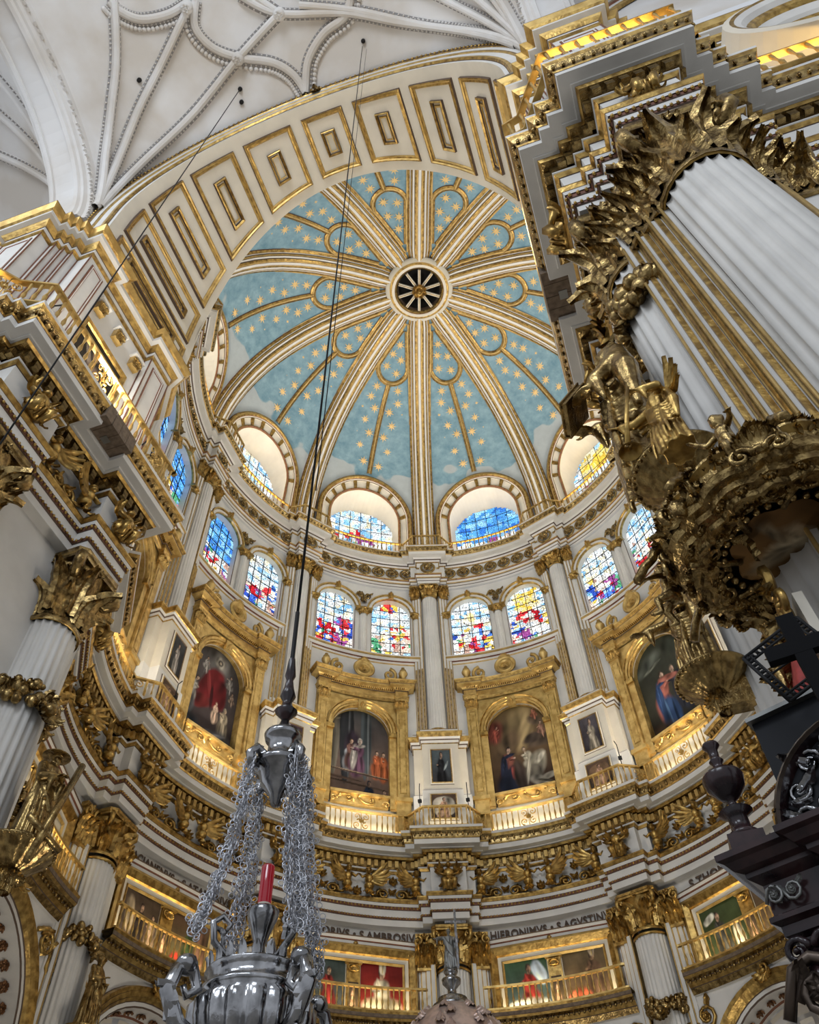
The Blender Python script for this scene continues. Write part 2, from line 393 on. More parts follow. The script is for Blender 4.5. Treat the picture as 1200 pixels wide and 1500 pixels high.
def fig_seated(mb, mat='gold'):
    blob(mb, (0, .60, .13), (.19, .23, .13), 9, 7, mat); blob(mb, (0, .92, .16), (.09, .11, .10), 8, 6, mat); blob(mb, (0, .26, .14), (.27, .26, .15), 9, 7, mat)
    for sx in (-1, 1):
        tube(mb, [(sx * .16, .74, .14), (sx * .30, .56, .2), (sx * .10, .44, .28)], [.065, .055, .04], 6, mat)
        tube(mb, [(sx * .08, .32, .2), (sx * .17, .26, .32), (sx * .13, .0, .22)], [.1, .09, .07], 6, mat)
        for i, a in enumerate((20, 42, 64, 86)): leaf(mb, .44 - .04 * i, .15, .3, mat, T(sx * .14, .66, .08) @ Rz(-sx * a), 2)
        leaf(mb, .3, .12, .4, mat, T(sx * .2, .3, .1) @ Rz(-sx * 150), 2)
    for i in range(5): tube(mb, [(-.18 + .09 * i, .5, .24), (-.16 + .08 * i, .2, .32), (-.2 + .1 * i, -.02, .18)], [.02, .03, .02], 4, mat)
def rinceau(mb, wd, h, n=3, mat='gold'):      # scrolls in a row
    st = wd / n
    for i in range(n):
        cx = -wd / 2 + st * (i + .5); s = 1 if i % 2 else -1
        scroll(mb, cx, h * .5, h * .38, -s * pi / 2, s, 1.5, .22, mat, .03, [(cx - st * .6, h * .5 + s * h * .2, .02), (cx - st * .3, h * .5 - s * h * .30, .03)], 14, 5)
        mb.merge(MBros(h * .2, mat), T(cx, h * .5, .04))
        leaf(mb, h * .5, h * .34, .4, mat, T(cx - st * .45, h * .5, .02) @ Rz(s * 40), 2); leaf(mb, h * .4, h * .3, .4, mat, T(cx + st * .3, h * .5 + s * h * .25, .02) @ Rz(-s * 60), 2)
def urn(mb, s, mat='gold'):
    lathe(mb, [(.16, 0), (.17, .05), (.08, .1), (.07, .18), (.17, .34), (.18, .42), (.11, .5), (.13, .55), (.05, .6), (.07, .68), (0.0, .74)], 10, mat, S(s), yup=True)
def shell(mb, r, mat='gold', mtx=None, ribs=9):
    q = MB()
    for i in range(ribs): a = -80 + 160 * i / (ribs - 1); leaf(q, r, r * .34, .5, mat, Rz(a), 1)
    blob(q, (0, 0, r * .12), (r * .3, r * .2, r * .2), 7, 5, mat); mb.merge(q, mtx)
BAL = MB(); lathe(BAL, [(.034, 0), (.034, .08), (.016, .13), (.042, .36), (.015, .62), (.03, .86), (.034, 1.0)], 6, 'gilt')
BALM = mesh('baluster', BAL)
GR = MB()       # openwork panel of a railing, 1 x 1 m, origin bottom centre
box(GR, -.5, -.46, 0, 1, -.02, .02, 'gilt'); box(GR, .46, .5, 0, 1, -.02, .02, 'gilt')
for sx in (-1, 1):
    for cy in (.26, .74): scroll(GR, sx * .22, cy, .19, pi / 2 * sx, sx * (1 if cy < .5 else -1), 1.3, .16, 'gilt', 0, None, 12, 4)
GR.merge(MBros(.16, 'gilt'), T(0, .5, 0)); tube(GR, [(0, 0, 0), (0, 1, 0)], .02, 4, 'gilt')
GRM = mesh('openwork_panel', GR)
def along(path, sp, margin=.12):
    out = []
    for a, b in zip(path, path[1:]):
        L = hypot(b[0] - a[0], b[1] - a[1])
        out.append((a, b, L))
    tot = sum(q[2] for q in out); n = max(2, int((tot - 2 * margin) / sp)); res = []
    for i in range(n + 1):
        t = margin + (tot - 2 * margin) * i / n
        for a, b, L in out:
            if t <= L + 1e-9:
                f = t / L; res.append((a[0] + (b[0] - a[0]) * f, a[1] + (b[1] - a[1]) * f, atan2(b[1] - a[1], b[0] - a[0]))); break
            t -= L
    return res
def balustrade(path, z0, z1, sp, label, group=None, grille=(), rw=.055, cat='balustrade', name='balustrade', bs=1.0):
    c = path[len(path) // 2]
    r = root(name, None, label=label, category=cat)
    if group: r['group'] = group
    for nm, a, b, w_ in (('top_rail', z1 - .07, z1, rw), ('bottom_rail', z0, z0 + .06, rw)):
        mb = MB(); sweep(mb, path, [(w_, a, 'gilt'), (w_, b, 'gilt'), (-w_, b, 'gilt'), (-w_, a, 'gilt'), (w_, a)])
        for p in (path[0], path[-1]): box(mb, p[0] - w_, p[0] + w_, p[1] - w_, p[1] + w_, a, b, 'gilt')
        obj(nm, mb, r)
    h = z1 - z0 - .12; pts = along(path, sp); gs = []
    for g in grille:
        q = pts[int(round(g * (len(pts) - 1)))]; gs.append(q)
        m = Matrix.Translation((q[0], q[1], z0 + .05)) @ Matrix.Rotation(q[2], 4, 'Z') @ Rx(90) @ S(.8, h + .02, 1)
        link('openwork_panel', GRM, r, m)
    for x, y, a in pts:
        if any(hypot(x - q[0], y - q[1]) < .42 for q in gs): continue
        link('baluster', BALM, r, Matrix.Translation((x, y, z0 + .055)) @ Matrix.Diagonal((bs, bs, h, 1)))
    return r
# ---------------------------------------------------------------- painted canvases and stained glass (colour laid down per vertex)
def paint_cols(P, spec, rng):
    """P: n x 2 in 0..1; spec: (bottom colour, top colour, blobs (x, y, rx, ry, angle, colour, softness))"""
    bot, top, bl = spec; P = np.asarray(P); c = np.outer(1 - P[:, 1], bot) + np.outer(P[:, 1], top)
    X, Y = P[:, :1], P[:, 1:]; nz = sum(np.sin(f * (X * cos(g) + Y * sin(g)) + 2.2 * np.sin(f * .6 * (Y * cos(g) - X * sin(g)) + rng + g)) / k for k, (f, g) in enumerate(((6, .4), (11, 1.7), (19, 2.9), (33, 4.1), (57, .9)), 1)) / 2.2
    c *= 1 + .38 * nz
    for x, y, rx, ry, a, col, so in bl:
        t = radians(a); dx = P[:, 0] - x; dy = P[:, 1] - y
        u = (dx * cos(t) + dy * sin(t)) / rx; v = (-dx * sin(t) + dy * cos(t)) / ry
        so = so * .45; q = np.sqrt(u * u + v * v) + .045 * np.sin(4 * np.arctan2(v, u) + x * 40); k = np.clip((1 + so - q) / (2 * so), 0, 1)[:, None]
        sh = 1 + .30 * (np.sin(u * 3.1 + v * 1.3 + y * 30) + .7 * np.sin(u * 6.3 - v * 2.2 + x * 20))[:, None] * (so < .5) - .22 * v[:, None] + .3 * nz
        c = c * (1 - k) + np.array(col)[None, :] * sh * k
    return np.clip(c, 0.002, 1)
def person(x, y, s, robe, skin=(.42, .28, .20), lean=0, arm=(0, 0), hair=(.05, .03, .02), mantle=None, kneel=0, asp=1.0):
    """painted figure: y is the chest, s the height of head plus torso in picture heights; asp = picture height / width"""
    L = []; k = asp; r = lambda c, f: tuple(v * f for v in c)
    def e(dx, dy, rx, ry, a, c, so=.35): L.append((x + (dx + lean * dy) * s * k, y + dy * s, rx * s * k, ry * s, a, c, so))
    e(0, -.62 if not kneel else -.38, .30 if not kneel else .36, .52 if not kneel else .26, 0, r(robe, .8)); e(.06, -.55, .05, .42, 4, r(robe, 1.5), .5); e(-.12, -.6, .04, .40, -4, r(robe, .35), .5); e(.18, -.5, .03, .4, 6, r(robe, .4), .5)
    e(0, -.02, .21, .27, 0, robe); e(-.08, .05, .05, .2, 12, r(robe, 1.6), .5)
    if mantle: e(-.14, -.30, .13, .52, -10, mantle); e(-.17, -.25, .03, .4, -10, r(mantle, 1.7), .5); e(.02, .16, .22, .07, 8, mantle)
    ax, ay = arm; e(ax * .5, .04 + ay * .4, .05 + abs(ax) * .42, .07, degrees(atan2(ay * .8, ax or .1)), r(robe, 1.25)); e(ax, .04 + ay, .045, .035, 0, skin, .3); e(ax * .7, -.02 + ay * .7, .06 + abs(ax) * .2, .03, degrees(atan2(ay * .8, ax or .1)), r(robe, .45), .5)
    e(lean * .1, .40, .088, .13, 0, hair, .25); e(lean * .12 + .02, .375, .066, .10, 0, skin, .25); e(lean * .12 + .045, .40, .03, .045, 0, r(skin, 1.35), .5); e(lean * .12, .345, .045, .018, 0, r(skin, .5), .4); e(lean * .1, .28, .05, .05, 0, r(skin, .8), .3)
    return L
def setcol(me, cols):
    at = me.color_attributes.new('Col', 'FLOAT_COLOR', 'POINT'); a = np.ones((len(cols), 4), np.float32); a[:, :3] = cols
    at.data.foreach_set('color', a.ravel())
def canvas(parent, w_, h, spec, mtx, seed=0, arched=0, res=None, z=0, name='canvas'):
    nx = 88 if w_ > 2 else (56 if w_ > 1 else 40); ny = int(nx * h / w_); vs = []; P = []
    for j in range(ny + 1):
        for i in range(nx + 1):
            x = -w_ / 2 + w_ * i / nx; y = h * j / ny
            if arched:
                f = sqrt(max(0, 1 - (2 * x / w_) ** 2)) * w_ / 2; y = (h - w_ / 2 + f) * j / ny
            vs.append((x, y, z)); P.append(((x + w_ / 2) / w_, y / h))
    fs = [(j * (nx + 1) + i, j * (nx + 1) + i + 1, (j + 1) * (nx + 1) + i + 1, (j + 1) * (nx + 1) + i) for j in range(ny) for i in range(nx)]
    mb = MB(); mb.add(vs, fs, 'canvas'); me = mesh(name, mb); setcol(me, paint_cols(P, spec, seed)); return link(name, me, parent, mtx)
def frame_rect(parent, w_, h, prof, mtx, name='frame'):
    p = [(-w_ / 2, 0), (-w_ / 2, h), (w_ / 2, h), (w_ / 2, 0)]; mb = MB(); sweep(mb, p, prof, True); return obj(name, mb, parent, mtx)
PAL_F = [(.55, .02, .03), (.75, .05, .06), (.04, .10, .55), (.08, .22, .75), (.85, .85, .80), (.80, .78, .72), (.90, .62, .12), (.10, .38, .20), (.55, .35, .28), (.9, .9, .9), (.35, .08, .30), (.7, .55, .45)]
PAL_S = [(.85, .92, .95), (.62, .82, .95), (.25, .55, .90), (.92, .92, .88), (.80, .88, .92), (.45, .72, .92), (.92, .85, .60), (.85, .9, .92)]
def window_cols(sty, seed):
    g = np.random.RandomState(seed); n = 210; pts = g.rand(n, 2); cl = []
    figs = [(g.rand(), .1 + .4 * g.rand(), g.randint(len(PAL_F))) for _ in range(9)]
    for x, y in pts:
        top = y > (.52 + .1 * sin(6 * x + seed))
        if sty == 'blue' and y > .45: c = [(.05, .22, .75), (.10, .38, .88), (.3, .62, .95), (.12, .42, .9)][g.randint(4)]
        elif sty == 'gold' and .6 < y < .95 and abs(x - .5) < .3: c = [(.95, .62, .08), (.95, .75, .25), (.9, .8, .5)][g.randint(3)]
        elif sty == 'glory' and hypot((x - .5) * 1.2, y - .70) < .16: c = [(.95, .80, .35), (.95, .9, .7), (.9, .9, .85)][g.randint(3)]
        elif sty == 'topred' and y > .84 and abs(x - .5) < .24: c = [(.75, .05, .05), (.95, .65, .1), (.06, .15, .6)][g.randint(3)]
        elif top: c = PAL_S[g.randint(len(PAL_S))]
        else:
            q = min(figs, key=lambda f: hypot((f[0] - x), (f[1] - y) * 1.2))
            c = PAL_F[q[2]] if g.rand() < .62 and hypot(q[0] - x, q[1] - y) < .2 else (PAL_F + PAL_S)[g.randint(len(PAL_F) + len(PAL_S))]
        cl.append(np.array(c) * (.75 + .5 * g.rand()))
    return pts, np.array(cl)
def glazing(parent, w, sc, half, zb, zs, d, cols, rows, sty, seed, sub=6, gain=1.0, scale=1.0):
    """panes (each a mesh) and the lead bars between them"""
    pts, cl = window_cols(sty, seed); zt = zs + half; n = 0
    for i in range(cols):
        for j in range(rows):
            x0 = sc - half + 2 * half * i / cols; x1 = x0 + 2 * half / cols; y0 = zb + (zt - zb) * j / rows; y1 = y0 + (zt - zb) / rows
            vs = []; fs = []; P = []
            for a in range(sub):
                for b in range(sub):
                    xa, xb = x0 + (x1 - x0) * a / sub, x0 + (x1 - x0) * (a + 1) / sub; ya, yb = y0 + (y1 - y0) * b / sub, y0 + (y1 - y0) * (b + 1) / sub
                    mx, my = (xa + xb) / 2, (ya + yb) / 2
                    if my > zs and (mx - sc) ** 2 + (my - zs) ** 2 > (half + .05) ** 2: continue
                    k = len(vs); vs += [(xa, ya, d), (xb, ya, d), (xb, yb, d), (xa, yb, d)]; fs.append((k, k + 1, k + 2, k + 3)); P.append(((mx - sc + half) / (2 * half), (my - zb) / (zt - zb)))
            if not fs: continue
            mb = MB(); mb.add(vs, fs, 'stained', w); me = mesh('pane', mb); A = np.array(P)
            asp = (zt - zb) / (2 * half)
            D = (A[:, None, 0] - pts[None, :, 0]) ** 2 + ((A[:, None, 1] - pts[None, :, 1]) * asp) ** 2
            C = cl[np.argmin(D, 1)] * gain; setcol(me, np.repeat(C, 4, 0)); link('pane', me, parent); n += 1
    mb = MB()
    for i in range(1, cols):
        x = sc - half + 2 * half * i / cols; zt2 = zs + sqrt(half * half - (x - sc) ** 2); m = 6
        tube(mb, [w(x, zb + (zt2 - zb) * k / m, d + .03) for k in range(m + 1)], .022, 4, 'iron')
    for j in range(1, rows):
        z = zb + (zt - zb) * j / rows; q = half if z < zs else sqrt(max(0, half * half - (z - zs) ** 2)); tube(mb, [w(sc + q * (k / 3 - 1), z, d + .03) for k in range(7)], .018, 4, 'iron')
    obj('lead_bars', mb, parent)
# ================================================================ THE CHANCEL ROTUNDA (axis at the origin, ten bays of 36 degrees)
ST = dict(kind='structure')
fl = MB(); box(fl, -40, 40, -60, 30, -.3, 0, 'floorstone'); obj('floor', fl, **ST)
PIERS = [-126, -90, -54, -18, 18, 54, 90, 126]
BAYS = [-108, -72, -36, 0, 36, 72, 108]
POSN = {-108: 'seventh', -72: 'second', -36: 'third', 0: 'fourth', 36: 'fifth', 72: 'sixth', 108: 'eighth'}
def pier_pt(az, t, r):
    a = radians(az); return (r * sin(a) + t * cos(a), r * cos(a) - t * sin(a))
def ring_path(R, steps, az0=-138, az1=138, n=9, piers=PIERS):
    """inner outline of the drum: arcs of radius R, at every pier the points (t, r) of steps"""
    out = []; cur = az0; hw = degrees(abs(steps[0][0]) / R)
    for p in piers:
        a1 = p - hw; a0 = cur
        for i in range(n + 1):
            a = a0 + (a1 - a0) * i / n; out.append((R * sin(radians(a)), R * cos(radians(a))))
        out += [pier_pt(p, t, r) for t, r in steps]; cur = p + hw
    for i in range(n + 1):
        a = cur + (az1 - cur) * i / n; out.append((R * sin(radians(a)), R * cos(radians(a))))
    res = [out[0]]
    for q in out[1:]:
        if hypot(q[0] - res[-1][0], q[1] - res[-1][1]) > 1e-3: res.append(q)
    return res
def sub_ring(a0, a1, R, n=12): return [(R * sin(radians(a0 + (a1 - a0) * i / n)), R * cos(radians(a0 + (a1 - a0) * i / n))) for i in range(n + 1)]

# ---- lower entablature and mid gallery: runs nave front, left jamb, drum, right jamb, nave front
LST = [(-1.0, 10.6), (-.66, 10.6), (-.66, 10.28), (.66, 10.28), (.66, 10.6), (1.0, 10.6)]
RIGHT = [(7.35, -8.15), (6.35, -8.15), (5.95, -8.15), (5.95, -9.45), (6.35, -9.45), (6.35, -11.55), (5.95, -11.55), (5.95, -13.16), (6.4, -13.16), (6.4, -13.38), (6.6, -13.38),
         (6.6, -13.58), (6.9, -13.58), (6.9, -14.2), (8.26, -14.2), (8.26, -13.67), (8.53, -13.67), (8.53, -13.4), (8.8, -13.4), (8.8, -13.2), (9.35, -13.2), (9.35, -12.7), (9.6, -12.7), (9.6, -12.6), (17, -12.6)]
LEFT = [(-x, y) for x, y in RIGHT[::-1]]
JR = [(x, y) for x, y in RIGHT]; ring = ring_path(10.95, LST, -137.9, 137.9)
low_path = LEFT[:-1] + ring + JR[1:]
PROF_LOW = [(-.5, 15.70, 'white'), (0, 15.70, 'white'), (0, 15.92, 'darkline'), (.03, 15.94, 'brown'), (.04, 16.0, 'darkline'), (.05, 16.0, 'white'), (.05, 16.25, 'darkline'), (.07, 16.27, 'brown'), (.09, 16.36, 'darkline'), (.11, 16.36, 'white'), (.13, 16.46, 'darkline'), (.14, 16.47, 'gold'), (.19, 16.56, 'gold'), (.19, 16.61, 'gold'), (0, 16.63, 'white'),
            (0, 17.60, 'darkline'), (.02, 17.61, 'gold'), (.09, 17.69, 'white'), (.11, 17.70, 'white'), (.11, 17.74, 'darkline'), (.11, 17.76, 'oldgold'), (.11, 18.06, 'oldgold'), (.25, 18.08, 'gold'), (.29, 18.16, 'darkline'), (.29, 18.17, 'white'), (.35, 18.17, 'white'), (.36, 18.21, 'white'), (.57, 18.22, 'white'), (.57, 18.41, 'darkline'), (.58, 18.42, 'gold'), (.60, 18.47, 'oldgold'), (.62, 18.58, 'oldgold'), (.68, 18.68, 'gold'), (.71, 18.76, 'gold'), (.72, 18.78, 'white'), (.73, 18.88, 'white'), (-1.4, 18.92, 'white'), (-1.4, 18.5)]
mb = MB(); sweep(mb, low_path, PROF_LOW); trim1 = obj('trim_1', mb, **ST)
# dentils: large ones near the camera are parts, the rest joined
mb = MB(); near = []
DENT = MB(); box(DENT, -.08, .08, 0, .24, 0, .13, 'oldgold'); DENTM = mesh('dentil', DENT)
dp = offset_pts(low_path, .11)
for (a, b) in zip(dp, dp[1:]):
    L = hypot(b[0] - a[0], b[1] - a[1])
    if L < .18: continue
    n = max(1, int(L / .25)); ux, uy = (b[0] - a[0]) / L, (b[1] - a[1]) / L
    for i in range(n):
        f = (i + .5) / n * L; x, y = a[0] + ux * f, a[1] + uy * f
        m = fp((x, y, 17.79), (uy, -ux, 0))
        if y < -7.6 and abs(x) < 11: link('dentil', DENTM, trim1, m)
        else: box(mb, -.065, .065, 0, .24, 0, .12, 'gilt', None, m)
obj('dentil_course', mb, trim1, kind='stuff')
# egg beads along the cyma and bead row below the fasciae (nearer part)
mb = MB()
for off, z, st, sz, m_ in ((.65, 18.57, .19, (.045, .085, .05), 'oldgold'), (.105, 16.315, .115, (.042, .045, .04), 'gold'), (.06, 15.975, .10, (.036, .036, .036), 'gold')):
    dp = offset_pts(low_path, off)
    for (a, b) in zip(dp, dp[1:]):
        L = hypot(b[0] - a[0], b[1] - a[1]); n = int(L / st)
        for i in range(n):
            f = (i + .5) / n; x, y = a[0] + (b[0] - a[0]) * f, a[1] + (b[1] - a[1]) * f
            if abs(x) < 11.2: blob(mb, (x, y, z), (sz[0], sz[0], sz[1]), 5, 3, m_)
obj('bead_course', mb, trim1, kind='stuff')
# frieze reliefs
FWm = {}
for s in (-1, 1):
    q = MB(); fig_wing(q, s, 'gold'); FWm[s] = mesh('winged_figure', q)
q = MB(); fig_seated(q, 'gold'); SEATM = mesh('seated_figure', q)
q = MBros(.17, 'gold', 7); ROSM = mesh('rosette', q); ROSB = mesh('rosette', MBros(.17, 'rustgold', 7))
for az in BAYS:
    if az == 108: continue
    for k, (s, x) in enumerate(((1, -2.2), (-1, -.42), (1, .42), (-1, 2.2))):
        link('winged_figure', FWm[s], trim1, fr(az + degrees(x / 10.95), 10.93, 16.60) @ S(1.28, 1.04, 1.7))
    for x in (-1.86, -1.36, -.86, 0, .86, 1.36, 1.86): link('rosette', ROSM, trim1, fr(az + degrees(x / 10.95), 10.93, 16.84 if abs(x) != 1.36 else 17.3) @ S(1.15, 1.15, 1.8))
for az in PIERS:
    if az < 120: link('seated_figure', SEATM, trim1, fr(az, 10.27, 16.62) @ S(1.2, 1.0, 1.5))
for sx in (-1, 1):
    link('seated_figure', SEATM, trim1, fp((sx * 5.95, -12.35, 16.64), (-sx, 0, 0)) @ S(1.2, 1.0, 1.5))
    link('seated_figure', SEATM, trim1, fp((sx * 5.95, -8.8, 16.64), (-sx, 0, 0)) @ S(1.2, 1.0, 1.5))
    link('seated_figure', SEATM, trim1, fp((sx * 7.58, -14.2, 16.74), (0, -1, 0)) @ S(.95, .85, 1))
    for s, y in ((1, -11.2), (-1, -9.8)): link('winged_figure', FWm[s * -sx], trim1, fp((sx * 6.35, y, 16.64), (-sx, 0, 0)) @ S(1.2, 1.0, 1.6))
# pine repair boards set into the soffit of the cornice, left and right
for sx in (-1, 1):
    mb = MB()
    pw = 1.17 / 4
    t = root('soffit_panel', None, label='bare wooden patch board under the %s cornice edge' % ('left' if sx < 0 else 'right'), category='board')
    for k in range(4):
        q = MB(); y0 = -11.12 + k * pw; box(q, min(sx * 5.22, sx * 5.92), max(sx * 5.22, sx * 5.92), y0, y0 + pw - .012, 18.36 + .004 * (k % 2), 18.9, 'wood'); obj('board', q, t)
    q = MB(); box(q, sx * 5.6 - .09, sx * 5.6 + .09, -10.62, -10.42, 18.345, 18.37, 'steel'); obj('metal_plate', q, t)
    q = MB(); sweep(q, [(sx * 5.98, -11.16), (sx * 5.98, -9.90)] if sx < 0 else [(5.98, -9.90), (5.98, -11.16)], [(0, 18.28, 'oldgold'), (.1, 18.3, 'oldgold'), (.12, 18.45, 'gold')]); obj('moulding', q, t)

# ---- mid gallery railing
def gal_path(p, R=10.5): return [pier_pt(p, -1.5, R - .02), pier_pt(p, -.85, 9.78), pier_pt(p, .85, 9.78), pier_pt(p, 1.5, R - .02)]
WH = {-126: 'by the left jamb', -90: 'above the left column with garland', -54: 'behind the silver lamp chain', -18: 'at the centre column', 18: 'right of the centre column', 54: 'by the right pulpit canopy', 90: 'behind the pulpit canopy'}
for p in PIERS[:-1]:
    balustrade(gal_path(p), 18.95, 19.83, .2, 'gilded gallery railing jutting round the pedestal ' + WH[p], 'mid gallery railings round pedestals', (.0, 1.0))
BN = {-108: 'beside the left jamb', -72: 'under the painting with red drapery', -36: 'under the temple painting', 0: 'under the painting with a white-robed kneeling figure', 36: 'under the painting of two embracing figures', 72: 'behind the pulpit canopy'}
for az in BAYS[:-1]:
    h = 18 - degrees(1.5 / 10.5)
    balustrade(sub_ring(az - h, az + h, 10.5), 18.95, 19.83, .2, 'curved gilded railing ' + BN[az], 'curved mid gallery railings', (.5,))
balustrade([(-9.3, -14.82), (-6.6, -14.82), (-6.1, -14.15), (-5.38, -13.8), (-5.38, -9.4), (-5.38, -8.2)], 18.92, 19.98, .23, 'gilded gallery railing along the left jamb under the dark painting', None, (.34, .66, .92), .07, bs=1.3)
balustrade([(5.34, -8.2), (5.34, -13.78), (5.65, -13.85), (6.32, -14.82), (8.9, -14.82), (8.92, -14.4)], 18.92, 20.02, .30, 'gilded gallery railing above the huge right column', None, (.28,), .07, bs=1.4)
balustrade([(9.3, -14.2), (9.95, -13.35), (16, -13.28)], 18.92, 20.0, .34, 'gilded gallery railing under the oval window at upper right', None, (), .07, bs=1.4)

# ---- lower storey walls of the drum
LW = {-108: None, -72: None, -36: None, 0: None, 36: None, 72: None, 108: None}
mb = MB()
for az in BAYS:
    w = bay(az, 11.25); wallholes(mb, -3.7, 3.7, 12.1, 15.8, [], 'white', w, .8)
    w2 = bay(az, 11.0); wallholes(mb, -3.6, 3.6, 5.0, 12.5, [(0, 2.15, 5.0, 9.35)], 'white', w2, .6)
obj('wall_lower', mb, **ST)
for n_, az in enumerate(BAYS[:-1]):
    w = bay(az, 11.0); t = root('door_%d' % (n_ + 1), None, **ST); p = archpath(0, 2.15, 5.0, 9.35, 22)
    q = MB(); sweep(q, p, [(0, -.9, 'white'), (0, 0, 'darkline'), (-.04, .03, 'white'), (-.14, .03, 'darkline'), (-.16, .06, 'gold'), (-.24, .13, 'darkline'), (-.25, .11, 'gold'), (-.38, .18, 'darkline'), (-.39, .16, 'gold'), (-.50, .20, 'gold'), (-.54, .1, 'darkline'), (-.56, .02)], False, w); obj('archivolt', q, t)
    q = MB(); sweep(q, p, [(.0, -.9, 'brown'), (.05, -.86, 'white'), (.05, -.72, 'brown'), (.0, -.68)], False, w); obj('soffit_moulding', q, t)
    q = MB(); wallholes(q, -3.6, 3.6, 5.0, 12.4, [], 'stone', w, .6, -1.6); obj('backing_wall', q, t)
    q = MB()
    for i in range(9):
        for j in range(4): a = 20 * i + 10; r0 = 2.1 - .45 * j; a0, a1 = a - 7, a + 7; sweep(q, arc(0, 9.35, r0, a0, a1, 4)[::-1], [(0, -.95 - .12 * j, 'cream'), (.1, -1.0 - .12 * j, 'stone'), (.32, -1.0 - .12 * j, 'cream'), (.38, -.95 - .12 * j)], False, w)
    obj('coffering', q, t, kind='stuff')
    for i in range(15):
        a = radians(4 + 172 * i / 14); x, z = 2.13 * cos(a), 9.35 + 2.13 * sin(a); v = Vector(w(x, z, -.36)); c = Vector(w(0, 9.35, -.36)); up = (c - v).normalized()
        m = up.to_track_quat('Z', 'Y').to_matrix().to_4x4(); m.translation = v; link('rosette', ROSB, t, m @ S(.95))
    q = MB(); shell(q, .42, 'gold', None, 7); scroll(q, 0, -.1, .2, 0, 1, 1.2, .3); link('keystone', mesh('keystone', q), t, fr(az, 10.8, 11.75) @ Rz(180) @ T(0, -.25, 0))
    for sx in (-1, 1):
        q = MB(); rinceau(q, 1.5, .8, 2, 'gold'); link('spandrel_ornament', mesh('spandrel_ornament', q), t, fr(az + sx * 12.5, 10.97, 11.0) @ Rz(-sx * 35))
# low balconies with painted panels behind them
def clothed(x, y, s, robe, head=(.55, .36, .26), a=0, hat=None):
    L = person(x, y + .02, .42 * s, robe, tuple(c * .75 for c in head), .0, (.22 if x < .5 else -.22, -.02), (.05, .035, .03), asp=1.15)
    if hat: L.append((x + .01 * s, y + .24 * s, .045 * s, .085 * s, 0, hat, .2)); L.append((x + .01 * s, y + .24 * s, .008 * s, .07 * s, 0, (.4, .3, .1), .3))
    return L
DK = (.05, .035, .028); DK2 = (.09, .065, .04)
LOWP = {-72: [((.04, .03, .03), (.10, .07, .05), clothed(.5, .55, 1.3, (.02, .015, .015)) + clothed(.85, .5, 1.1, (.35, .25, .18)) + [(.2, .6, .12, .3, 10, (.35, .28, .2), .3)]), ((.05, .07, .03), (.14, .08, .05), clothed(.5, .55, 1.3, (.05, .08, .03)) + [(.25, .2, .2, .15, 0, (.4, .04, .025), .3), (.8, .5, .15, .4, 0, (.22, .12, .08), .4)])],
        -36: [((.03, .03, .04), (.05, .07, .07), clothed(.6, .55, 1.3, (.18, .02, .02)) + [(.2, .8, .15, .07, 40, (.65, .65, .6), .3)]), ((.22, .025, .018), (.14, .012, .012), clothed(.5, .5, 1.9, (.48, .44, .36), hat=(.48, .44, .36)) + [(.5, .1, .5, .3, 0, (.42, .38, .30), .3)])],
        0: [((.06, .08, .12), (.05, .10, .05), clothed(.55, .55, 1.6, (.26, .03, .025), (.3, .18, .13)) + [(.8, .75, .14, .25, 30, (.5, .6, .75), .3), (.5, .1, .5, .2, 0, (.6, .6, .6), .3)]), ((.10, .06, .04), (.12, .09, .05), clothed(.7, .6, 1.6, (.10, .06, .04), (.4, .25, .15), hat=(.35, .28, .2)) + [(.3, .1, .3, .22, 0, (.55, .12, .06), .3)])],
        36: [((.03, .04, .02), (.05, .07, .03), clothed(.4, .55, 1.4, (.05, .05, .05), (.5, .33, .24)) + [(.2, .8, .16, .07, 20, (.6, .6, .55), .3), (.8, .3, .12, .3, 0, (.65, .6, .5), .3)]), ((.05, .04, .03), (.12, .08, .05), clothed(.5, .5, 1.3, (.4, .2, .12)))],
        72: None, -108: None}
TXT = {-72: 'S.NACIANENVS \u2022 S.ATANASIVS', -36: 'S.GREGORIVS \u2022 S.AMBROSIVS', 0: 'S.HIERONIMVS \u2022 S.AGVSTINVS', 36: 'S.THOMASDAQVIN', -108: None, 72: None}
LBN = {-108: 'behind the left jamb column', -72: 'at lower left above the round arch', -36: 'at the bottom left of the centre column', 0: 'at the bottom right of the centre column', 36: 'at lower right beside the dark marble cornice', 72: 'behind the dark marble cornice'}
PNM = {-72: 'dark-robed elders with red book', -36: 'bishop in white with red curtain', 0: 'bearded man in red beside bishop', 36: 'friar with white dove'}
GP = [(0, 0, 'gold'), (.0, .05, 'gold'), (-.06, .09, 'gilt'), (-.12, .05, 'gold'), (-.14, 0)]
